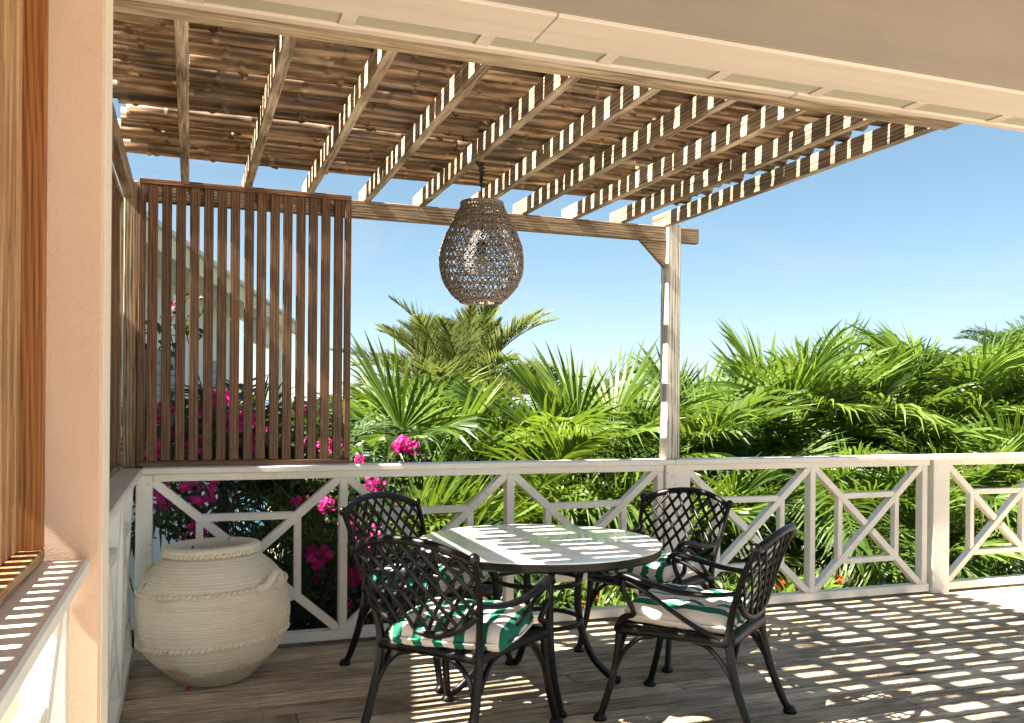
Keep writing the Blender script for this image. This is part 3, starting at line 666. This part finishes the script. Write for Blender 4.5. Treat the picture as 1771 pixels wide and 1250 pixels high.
# ------------------------------------------------------------------ woven lamp
LX, LY = 1.325, 4.13
lamp = empty('pendant_lamp', (LX, LY, 1.885), local=True); tag(lamp, 'brown woven balloon-shaped pendant lamp hanging from a pergola rafter', 'lamp')
lp = spline([(0.100, 0, 0.0), (0.116, 0, 0.012), (0.145, 0, 0.04), (0.188, 0, 0.105), (0.204, 0, 0.195), (0.188, 0, 0.285), (0.150, 0, 0.37), (0.120, 0, 0.43), (0.103, 0, 0.462), (0.100, 0, 0.478)], 10)
def prof_at(z):
    for p, q in zip(lp, lp[1:]):
        if p.z <= z <= q.z: return p.x + (q.x - p.x) * (z - p.z) / max(1e-6, q.z - p.z)
    return lp[-1].x
rows, cols = 25, 44; rl = random.Random(3); grid = []
for i in range(rows + 1):
    z = 0.478 * i / rows; r = prof_at(z); ring = []
    for j in range(cols):
        a = 2 * math.pi * (j + 0.5 * (i % 2)) / cols + rl.uniform(-0.03, 0.03); rr = r + rl.uniform(-0.003, 0.003)
        ring.append(Vector((rr * math.cos(a), rr * math.sin(a), z + rl.uniform(-0.003, 0.003))))
    grid.append(ring)
wv = MB(); rad = 0.0033
for i in range(rows + 1):
    for j in range(cols):
        p = grid[i][j]; j2 = (j + (i % 2)) % cols
        if i % 2 == 0 or i in (0, rows) or i > rows - 4: wv.tube([p, grid[i][(j + 1) % cols]], rad * 1.1, 5)
        if i < rows:
            wv.tube([p, grid[i + 1][j2]], rad, 5); wv.tube([p, grid[i + 1][(j2 - 1) % cols]], rad, 5)
wsh = wv.build('woven_shade', M['weave'], lamp, smooth=True)
for z, r, t in ((0.0, 0.100, 0.008), (0.478, 0.100, 0.008), (0.455, 0.101, 0.006)):
    MB().tube([(r * math.cos(2 * math.pi * k / 40), r * math.sin(2 * math.pi * k / 40), z) for k in range(41)], t, 7, caps=False).build('shade_rim', M['weave'], None, smooth=True).parent = wsh
mb = MB()
for k in range(3):
    a = k * math.pi / 3; d = Vector((math.cos(a), math.sin(a), 0)) * 0.1; mb.tube([d + Vector((0, 0, 0.47)), -d + Vector((0, 0, 0.47))], 0.003, 5)
mb.build('spider_frame', M['cord'], lamp)
MB().tube(spline([(0, 0, 0.30), (0.001, 0, 0.45), (-0.002, 0.001, 0.56), (0.002, 0, 0.678)], 5), 0.004, 7).build('hanging_cord', M['cord'], lamp, smooth=True)
mb = MB(); pp = []
for k in range(46): pp.append((0.011 * math.cos(k * 0.9), 0.011 * math.sin(k * 0.9), 0.560 + k * 0.0026))
mb.tube(pp, 0.0045, 6); mb.tube(spline([(0, 0, 0.62), (-0.012, -0.012, 0.645), (-0.03, -0.01, 0.672), (-0.022, 0.0, 0.682)], 4), 0.006, 6); mb.build('wound_cable', M['cord'], lamp, smooth=True)
MB().lathe([(0.001, 0.30), (0.019, 0.30), (0.021, 0.28), (0.021, 0.24), (0.017, 0.232), (0.001, 0.232)], 16).build('bulb_socket', M['cord'], lamp, smooth=True)
MB().lathe([(0.013, 0.232), (0.016, 0.215), (0.028, 0.19), (0.032, 0.168), (0.027, 0.146), (0.014, 0.134), (0.001, 0.131)], 18).build('bulb', M['bulb'], lamp, smooth=True)

# ------------------------------------------------------------------ white house beyond the screen
ex0, ex1 = Vector((-0.505, 10.7, 0)), Vector((2.83, 25.1, 0)); du = (ex1 - ex0).normalized(); dn = Vector((-du.y, du.x, 0))   # dn points away from the veranda
wh = empty('white_house', tuple(ex0 + dn * 0.85 + Vector((0, 0, -1.9)))); tag(wh, 'white house with a sloping roof edge seen through the slatted screen', 'house')
def hb(name, mat, s0, s1, d0, d1, z0, z1, parent=None):
    q = [ex0 + du * s + dn * d for s, d in ((s0, d0), (s1, d0), (s1, d1), (s0, d1))]
    mb = MB(); mb.add([(p.x, p.y, z0) for p in q] + [(p.x, p.y, z1) for p in q], [(0, 1, 2, 3), (7, 6, 5, 4), (4, 5, 1, 0), (5, 6, 2, 1), (6, 7, 3, 2), (7, 4, 0, 3)])
    o = mb.build(name, mat, wh, smooth=False, bevel=0.004)
    if parent: o.parent = parent; o.matrix_parent_inverse = Matrix.Identity(4)
    return o
hb('wall', M['wall'], -7.8, 10.4, 0.85, 5.0, -3.4, 3.25)
hb('porch_post', M['fascia'], 14.1, 14.4, 0.45, 0.75, -4.0, 3.24); hb('porch_beam', M['wall'], 10.4, 14.6, 0.46, 0.74, 2.75, 3.24)
hb('fascia', M['fascia'], -7.9, 14.9, 0.02, 0.09, 3.16, 3.40); hb('soffit_board', M['wall'], -7.9, 14.9, 0.091, 0.95, 3.251, 3.29)
q = [ex0 + du * s + dn * d for s, d in ((-8.0, -0.06), (15.0, -0.06), (15.0, 4.0), (-8.0, 4.0))]
MB().add([(p.x, p.y, z) for p, z in zip(q, (3.405, 3.405, 4.7, 4.7))] + [(p.x, p.y, z + 0.06) for p, z in zip(q, (3.405, 3.405, 4.7, 4.7))],
         [(3, 2, 1, 0), (4, 5, 6, 7), (0, 1, 5, 4), (1, 2, 6, 5), (2, 3, 7, 6), (3, 0, 4, 7)]).build('roof', M['roof'], wh)
for s0, s1 in ((3.1, 4.7), (7.0, 8.5)):
    w = hb('window', M['shutter'], s0, s1, 0.80, 0.849, 0.55, 2.15)
    for k in range(9): hb('louvre', M['shutter'], s0 + 0.07, s1 - 0.07, 0.770, 0.799, 0.62 + k * 0.165, 0.75 + k * 0.165, w)

# ------------------------------------------------------------------ vegetation
def frond_mesh(name, L, el0, bend, leaf, n, vee, droop, width, mat, seed, spread=62):
    rnd = random.Random(seed); mb = MB(); P = [Vector((0, 0, 0))]; T = []
    steps = 26; a = R(el0)
    for i in range(steps):
        t = Vector((math.cos(a), 0.02 * math.sin(i * 0.5 + seed), math.sin(a))); T.append(t); P.append(P[-1] + t * (L / steps)); a -= R(bend) / steps * (0.5 + 1.0 * i / steps)
    T.append(T[-1])
    mb.tube(P, [0.016 * (1 - 0.85 * i / steps) + 0.002 for i in range(steps + 1)], 5)
    for i in range(n):
        t = 0.14 + 0.86 * (i + rnd.uniform(-0.3, 0.3)) / n; f = t * steps; k = min(int(max(f, 0)), steps - 1); p = P[k].lerp(P[k + 1], min(1, f - k)); tg = T[k]
        up = Vector((-tg.z, 0, tg.x))
        env = (0.45 + 0.9 * math.sin(math.pi * min(1, 0.12 + t * 0.86)) ) * (1 - 0.45 * max(0, t - 0.7) / 0.3)
        for s in (-1, 1):
            ang = R(spread + rnd.uniform(-9, 9)) * (1 - 0.55 * t ** 3); lv = R(vee + rnd.uniform(-14, 14))
            d = (tg * math.cos(ang) + (Vector((0, s, 0)) * math.cos(lv) + up * math.sin(lv)) * math.sin(ang)).normalized()
            ll = leaf * env * rnd.uniform(0.85, 1.12); wd = width * rnd.uniform(0.8, 1.15); q = p.copy(); pts = [q.copy()]; dd = d.copy(); dr = droop * rnd.uniform(0.5, 1.7)
            for m2 in range(3):
                q = q + dd * (ll / 3); pts.append(q.copy()); dd = (dd + Vector((0, 0, -dr))).normalized()
            sd = d.cross(up).normalized() if rnd.random() < 0.5 else d.cross((up + Vector((0, s * 0.6, 0))).normalized()).normalized()
            ws = (0.45, 1.0, 0.75); vs = []
            for m2 in range(3): vs += [pts[m2] - sd * wd * ws[m2] / 2, pts[m2] + sd * wd * ws[m2] / 2]
            vs.append(pts[3]); mb.add(vs, [(0, 1, 3, 2), (2, 3, 5, 4), (4, 5, 6)])
    return mb.mesh(name, mat, smooth=False)
FR = {}
for kind, mat in (('palm', 'palm'), ('palm_lime', 'palm_lime'), ('palm_dark', 'palm_dark')):
    FR[kind] = [frond_mesh('frond', 1.8 + 0.2 * s, 80 - 5 * s, 70 + 18 * s, 0.64, 60, 20, 0.20 + 0.13 * s, 0.036, M[mat], 11 + s) for s in range(4)]
M['dry'] = leafmat('dry_palm_leaf', (0.07, 0.045, 0.02), (0.19, 0.135, 0.065), 0.15, (0.3, 0.2, 0.08), 0.7)
FR['dry'] = [frond_mesh('dry_frond', 1.7, 55, 120, 0.5, 44, 5, 0.5, 0.026, M['dry'], 61)]
def fan_mesh(name, pet, el0, bend, rad, n, spread, droop, fold, mat, seed):
    rnd = random.Random(seed); mb = MB(); P = [Vector((0, 0, 0))]; a = R(el0); steps = 12
    for i in range(steps): P.append(P[-1] + Vector((math.cos(a), 0, math.sin(a))) * (pet / steps)); a -= R(bend) / steps
    mb.tube(P, [0.016 - 0.0007 * i for i in range(steps + 1)], 5)
    hub = P[-1]; tg = Vector((math.cos(a), 0, math.sin(a))); up = Vector((-tg.z, 0, tg.x)); Y = Vector((0, 1, 0))
    for i in range(n):
        th = R(spread) * ((i + 0.5) / n * 2 - 1) + rnd.uniform(-0.02, 0.02); c, sn = math.cos(th), math.sin(th)
        d = (tg * c + Y * sn + up * (fold * abs(sn) + rnd.uniform(-0.05, 0.05))).normalized()
        L = rad * (0.78 + 0.22 * c) * rnd.uniform(0.86, 1.1); side = (Y * c - tg * sn).normalized(); step = R(spread) * 2 / n
        lift = up * (0.010 if i % 2 else -0.010); q = hub.copy(); dd = d.copy(); pts = [q.copy()]; dr = droop * rnd.uniform(0.3, 2.0)
        fr = (0.30, 0.24, 0.22, 0.24)
        for k in range(4):
            q = q + dd * (L * fr[k]); pts.append(q.copy()); dd = (dd + Vector((0, 0, -dr * (0.25 + 0.55 * k)))).normalized()
        hwid = (0.002, step * L * 0.30 * 0.50, step * L * 0.36 * 0.50, step * L * 0.24 * 0.5); vs = []
        for k in range(4): vs += [pts[k] - side * hwid[k] + lift * (k > 0), pts[k] + side * hwid[k] - lift * (k > 0)]
        vs.append(pts[4]); mb.add(vs, [(0, 1, 3, 2), (2, 3, 5, 4), (4, 5, 7, 6), (6, 7, 8)])
    return mb.mesh(name, mat, smooth=False)
for kind, mat in (('fan', 'palm'), ('fan_lime', 'palm_lime')):
    FR[kind] = [fan_mesh('frond', 0.75 + 0.12 * s, 82 - 5 * s, 22 + 16 * s, 0.92 - 0.04 * s, 46, 108, 0.10 + 0.10 * s, 0.28, M[mat], 70 + s) for s in range(4)]
FR['date'] = [frond_mesh('frond', 2.2, 78, 40 + 12 * s, 0.40, 90, 30, 0.04, 0.026, M['date'], 40 + s, 50) for s in range(3)]
def palm(x, y, zc, label, kind='palm', n=13, sc=1.0, group='palms behind the railing', seed=0, tr=0.07, tiltmax=48):
    rnd = random.Random(seed + 100); z0 = gz(x, y) - 0.1; e = empty('palm_tree', (x, y, z0), local=True); tag(e, label, 'palm tree', group)
    h = zc - z0; lean = rnd.uniform(-0.08, 0.08)
    if h > 0.15:
        mb = MB(); k = max(6, int(h / 0.09)); pts = [(lean * (i / k) ** 2, 0, h * i / k) for i in range(k + 1)]
        mb.tube(pts, [tr * (1.25 - 0.35 * i / k) * (1 + (0.06 if i % 2 else 0)) for i in range(k + 1)], 10); mb.build('trunk', M['trunk'], e, smooth=True)
        MB().tube([(lean, 0, h - 0.02), (lean, 0, h + 0.16), (lean, 0, h + 0.36)], [tr * 0.95, tr * 0.8, tr * 0.35], 10).build('crownshaft', M['stem'], e, smooth=True)
    for i in range(n):
        lowf = kind != 'date' and i > n - 4 and rnd.random() < 0.3
        o = bpy.data.objects.new('dry_frond' if lowf else 'frond', FR['dry'][0] if lowf else rnd.choice(FR[kind] if rnd.random() < 0.8 or kind == 'date' or kind[:3] == 'fan' else FR[rnd.choice(('palm', 'palm_lime', 'palm_dark'))])); C.objects.link(o); o.parent = e
        a = i * 2.39996 + rnd.uniform(-0.3, 0.3); til = (i / n) ** 0.9 * tiltmax - 8 + rnd.uniform(-7, 7)
        o.location = (lean, 0, max(h, 0.1) + 0.12); o.rotation_euler = (rnd.uniform(-0.25, 0.25), R(til), a); k = sc * rnd.uniform(0.82, 1.1); o.scale = (k, k, k)
    return e
def ordl(i): return ('first', 'second', 'third', 'fourth', 'fifth', 'sixth', 'seventh', 'eighth', 'ninth', 'tenth')[i]
front = [(1.55, 7.0, -0.35, 'fan', 0.95), (2.55, 7.2, -0.15, 'palm', 0.85), (3.55, 6.9, -0.40, 'fan_lime', 0.9), (4.55, 7.1, -0.25, 'fan', 0.95), (5.75, 7.3, -0.05, 'palm', 0.9), (6.75, 7.0, -0.2, 'fan_lime', 0.95), (7.7, 7.3, 0.1, 'fan', 1.0), (8.9, 7.4, 0.15, 'fan_lime', 1.05)]
mid = [(0.95, 8.9, 0.2, 'palm_dark', 0.9), (2.2, 9.0, 0.25, 'fan', 1.1), (3.3, 8.8, 0.2, 'palm_lime', 0.95), (4.35, 9.2, 0.35, 'fan', 1.1), (5.6, 9.0, 0.40, 'fan', 1.1), (6.9, 9.1, 0.95, 'fan_lime', 1.15), (8.1, 9.2, 0.75, 'fan', 1.15), (9.3, 9.0, 1.0, 'fan_lime', 1.2), (10.6, 9.3, 1.0, 'palm_lime', 1.1)]
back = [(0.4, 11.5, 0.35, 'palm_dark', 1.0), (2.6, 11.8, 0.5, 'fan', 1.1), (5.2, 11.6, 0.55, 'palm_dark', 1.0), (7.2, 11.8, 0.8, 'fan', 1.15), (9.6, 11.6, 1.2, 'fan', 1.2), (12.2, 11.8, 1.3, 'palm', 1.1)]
for rn, rowl in (('nearest', front), ('middle', mid), ('farthest', back)):
    for i, (x, y, z, kd, sc) in enumerate(rowl):
        col = {'palm': 'green feather', 'palm_lime': 'yellow-green feather', 'palm_dark': 'dark green feather', 'fan': 'green fan', 'fan_lime': 'yellow-green fan'}[kd]
        palm(x + (0 if y > 8 else 0.15), y + (0 if y > 8 else 0.45), z - (0.34 if x > 6 else 0.16), '%s palm, %s from the left in the %s row behind the railing' % (col, ordl(i), rn), kd, 26 if kd[:3] == 'fan' else 16, sc, seed=int(x * 31 + y * 7))
palm(3.86, 13.2, 0.95, 'pale date palm with stiff feathered fronds rising above the others below the lamp', 'date', 46, 0.95, 'tall palms', 5, 0.14, 62)
palm(16.4, 14.2, 2.0, 'distant palm top at the right picture edge against the sky', 'palm_dark', 14, 0.8, 'tall palms', 9, 0.12, 70)

def leaf_cloud(cx, cy, cz, rx_, ry_, rz_, n, size, aspect, rnd, grassy=False):
    mb = MB()
    for _ in range(n):
        while True:
            p = Vector((rnd.uniform(-1, 1), rnd.uniform(-1, 1), rnd.uniform(-1, 1)))
            if 0.15 < p.length < 1 and noise.noise(p * 2.3 + Vector((cx, cy, 0))) > -0.22: break
        c = Vector((cx + p.x * rx_, cy + p.y * ry_, cz + p.z * rz_)); d = (Vector((rnd.gauss(0, 1), rnd.gauss(0, 1), rnd.gauss(0.2, 0.8) if not grassy else abs(rnd.gauss(1.4, 0.5)))) + p * 0.8).normalized()
        sd = d.cross(Vector((rnd.gauss(0, 1), rnd.gauss(0, 1), rnd.gauss(0, 1)))).normalized(); s = size * rnd.uniform(0.6, 1.3); nn = d.cross(sd)
        w = s * aspect / 2; tip = c + d * s - Vector((0, 0, s * (0.35 if grassy else 0.1)))
        mb.add([c, c + d * s * 0.45 + sd * w + nn * w * 0.35, tip, c + d * s * 0.45 - sd * w + nn * w * 0.35, c + d * s * 0.5], [(0, 1, 4), (1, 2, 4), (2, 3, 4), (3, 0, 4)])
    return mb
def shrub(name, x, y, r, h, label, mat, n=700, size=0.09, aspect=0.5, seed=0, grassy=False, cat='shrub', flowers=0, fmat=None):
    rnd = random.Random(seed); z0 = gz(x, y) - 0.05; e = empty(name, (x, y, z0), local=True); tag(e, label, cat)
    st = MB()
    for k in range(7):
        a = rnd.uniform(0, 6.28); q = Vector((math.cos(a) * r * rnd.uniform(0.2, 0.7), math.sin(a) * r * rnd.uniform(0.2, 0.7), h * rnd.uniform(0.5, 0.9)))
        st.tube(spline([(0, 0, 0), (q.x * 0.3, q.y * 0.3, q.z * 0.5), q], 3), [0.018 - 0.002 * j for j in range(7)], 5)
    st.build('stem', M['twig'], e)
    fo = leaf_cloud(0, 0, h * 0.52, r, r, h * 0.5, n, size, aspect, rnd, grassy).build('foliage', M[mat], e)
    for k in range(flowers):
        a = rnd.uniform(0, 6.28); el = rnd.uniform(-0.2, 1.2)
        p = (math.cos(a) * math.cos(el) * r * 0.95, math.sin(a) * math.cos(el) * r * 0.95, h * 0.52 + math.sin(el) * h * 0.5)
        flower(p, 0.05, fmat, e, rnd)
    return e
def flower(p, r, mat, parent, rnd):
    mb = MB(); p = Vector(p)
    for _ in range(26):
        d = Vector((rnd.gauss(0, 1), rnd.gauss(0, 1), rnd.gauss(0, 1))).normalized(); c = p + d * r * rnd.uniform(0.25, 0.75)
        sd = d.cross(Vector((rnd.gauss(0, 1), rnd.gauss(0, 1), rnd.gauss(0, 1)))).normalized(); n2 = (d * 0.5 + d.cross(sd)).normalized(); s = r * rnd.uniform(0.5, 0.75)
        mb.add([c - sd * s * 0.2, c + sd * s * 0.55 + n2 * s * 0.5, c + n2 * s * 1.05, c - sd * s * 0.55 + n2 * s * 0.5, c + n2 * s * 0.5 + d * s * 0.2], [(0, 1, 4), (1, 2, 4), (2, 3, 4), (3, 0, 4)])
    return mb.build('flower_cluster', mat, parent)
# undergrowth seen through the railing
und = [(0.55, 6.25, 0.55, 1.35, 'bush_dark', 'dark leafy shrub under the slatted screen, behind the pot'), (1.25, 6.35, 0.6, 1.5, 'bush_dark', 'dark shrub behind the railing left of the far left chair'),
       (2.35, 6.2, 0.55, 1.15, 'bush', 'green shrub behind the railing at the table'), (3.2, 6.25, 0.5, 1.0, 'bush', 'green shrub behind the pergola post'),
       (4.1, 6.2, 0.55, 0.95, 'bush', 'low green shrub behind the railing right of the pergola post'), (5.05, 6.3, 0.55, 1.0, 'bush', 'red-flowering shrub behind the square post'),
       (6.1, 6.3, 0.6, 1.0, 'bush', 'rounded shrub behind the rightmost railing'), (7.2, 6.4, 0.6, 1.05, 'bush', 'shrub beyond the right end of the railing')]
for i, (x, y, r, h, mt, lab) in enumerate(und):
    shrub('garden_shrub', x, y, r, h, lab, mt, 1500, 0.10, 0.42, 50 + i, flowers=9 if i in (3, 5) else 0, fmat=M['redflower'])
for i, (x, lab) in enumerate(((1.55, 'left clump of strappy leaves behind the railing by the table'), (2.8, 'middle clump of strappy leaves behind the railing by the far right chair'), (4.6, 'right clump of strappy leaves behind the railing'))):
    shrub('strap_leaf_plant', x, 5.95, 0.45, 1.0, lab, 'palm_lime' if i else 'palm', 420, 0.38, 0.085, 80 + i, True, 'plant')
# bougainvillea
bz = gz(0.2, 6.0); bg_ = empty('bougainvillea', (0.2, 6.0, bz), local=True); tag(bg_, 'bougainvillea with magenta flowers behind the screen and pot', 'shrub')
bl = Vector((0.2, 6.0, bz)); rnd = random.Random(17)
fl = [(346, 848, 24, 5.5), (283, 858, 20, 5.5), (352, 910, 20, 5.55), (318, 842, 8, 5.6), (694, 768, 15, 5.6), (710, 774, 14, 5.62), (565, 872, 15, 5.6), (553, 962, 20, 5.7), (612, 996, 15, 5.7), (512, 866, 9, 5.7), (528, 864, 8, 5.75),
      (641, 838, 14, 5.6), (622, 795, 10, 5.8), (377, 690, 17, 5.8), (398, 688, 13, 5.85), (400, 730, 20, 5.8), (358, 712, 14, 5.9), (340, 775, 17, 5.9), (270, 775, 18, 5.8), (286, 715, 18, 5.8), (290, 548, 8, 6.0), (308, 527, 8, 6.0),
      (432, 768, 16, 5.9), (428, 722, 18, 5.95), (446, 742, 13, 5.9), (518, 708, 11, 6.1), (541, 716, 11, 6.1), (562, 770, 14, 6.0), (584, 772, 13, 6.0), (520, 762, 8, 6.0), (603, 905, 15, 5.8), (626, 945, 18, 5.75), (650, 918, 13, 5.6),
      (618, 972, 11, 5.8), (545, 1000, 9, 5.9), (600, 835, 10, 5.8), (330, 930, 12, 5.6), (655, 838, 10, 5.75), (690, 880, 9, 6.0), (300, 745, 14, 5.9), (600, 1045, 12, 5.8)]
st = MB()
for (px_, py_, rp, Y) in fl:
    p = at_y(px_, py_, Y); r = rp / F_PX * Y * 1.2; flower(p - bl, r, M['magenta'], bg_, rnd)
    base = Vector((rnd.uniform(-0.2, 0.5), rnd.uniform(-0.1, 0.3), 0.0)); q = p - bl
    st.tube(spline([base, base.lerp(q, 0.5) + Vector((rnd.uniform(-0.15, 0.15), rnd.uniform(-0.1, 0.1), 0.15)), q], 5), [0.010 - 0.0007 * j for j in range(11)], 5)
for k in range(40):
    base = Vector((rnd.uniform(-0.4, 0.9), rnd.uniform(-0.1, 0.3), 0.3)); q = base + Vector((rnd.uniform(-0.6, 0.7), rnd.uniform(-0.3, 0.3), rnd.uniform(0.7, 1.8)))
    st.tube(spline([base, base.lerp(q, 0.5) + Vector((rnd.uniform(-0.2, 0.2), rnd.uniform(-0.1, 0.1), 0.1)), q], 4), 0.004, 4)
st.build('stems', M['twig'], bg_)
lf = MB(); allp = [(at_y(a, b2, Y) - bl) for a, b2, r, Y in fl]
for p in allp:
    sub = leaf_cloud(p.x, p.y + 0.08, p.z - 0.08, 0.20, 0.12, 0.22, 42, 0.062, 0.72, rnd); lf.add(sub.v, sub.f)
for k in range(20):
    sub = leaf_cloud(rnd.uniform(-0.45, 1.0), rnd.uniform(-0.15, 0.35), rnd.uniform(0.3, 1.9), 0.26, 0.2, 0.3, 55, 0.062, 0.72, rnd); lf.add(sub.v, sub.f)
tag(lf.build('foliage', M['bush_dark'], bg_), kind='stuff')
# sunny path stones beyond the pot
for i, (x, y) in enumerate(((0.55, 7.4), (1.15, 7.9))):
    n = 9; mb = MB(); pr = random.Random(i); ring = [(x + (0.42 + pr.uniform(-0.06, 0.06)) * math.cos(2 * math.pi * k / n), y + 0.34 * math.sin(2 * math.pi * k / n)) for k in range(n)]; z = gz(x, y) + 0.06
    mb.add([(a, b2, z - 0.15) for a, b2 in ring] + [(a, b2, z) for a, b2 in ring], [tuple(range(n, 2 * n))] + [(k, (k + 1) % n, n + (k + 1) % n, n + k) for k in range(n)])
    tag(mb.build('stepping_stone', M['paving']), ('nearer pale stepping stone in the garden behind the pot', 'farther pale stepping stone in the garden behind the pot')[i], 'stone')
# one fallen bract by the pot
fb = MB(); fp = Vector((-0.02, 4.53, 0.004))
fb.add([fp, fp + Vector((0.03, 0.01, 0.012)), fp + Vector((0.045, 0.04, 0.004)), fp + Vector((0.01, 0.035, 0.014))], [(0, 1, 2, 3)])
tag(fb.build('fallen_bract', M['magenta']), 'small magenta bract fallen on the deck at the foot of the pot', 'petal')
for o in bpy.data.objects:
    if o.get('_local'): del o['_local']
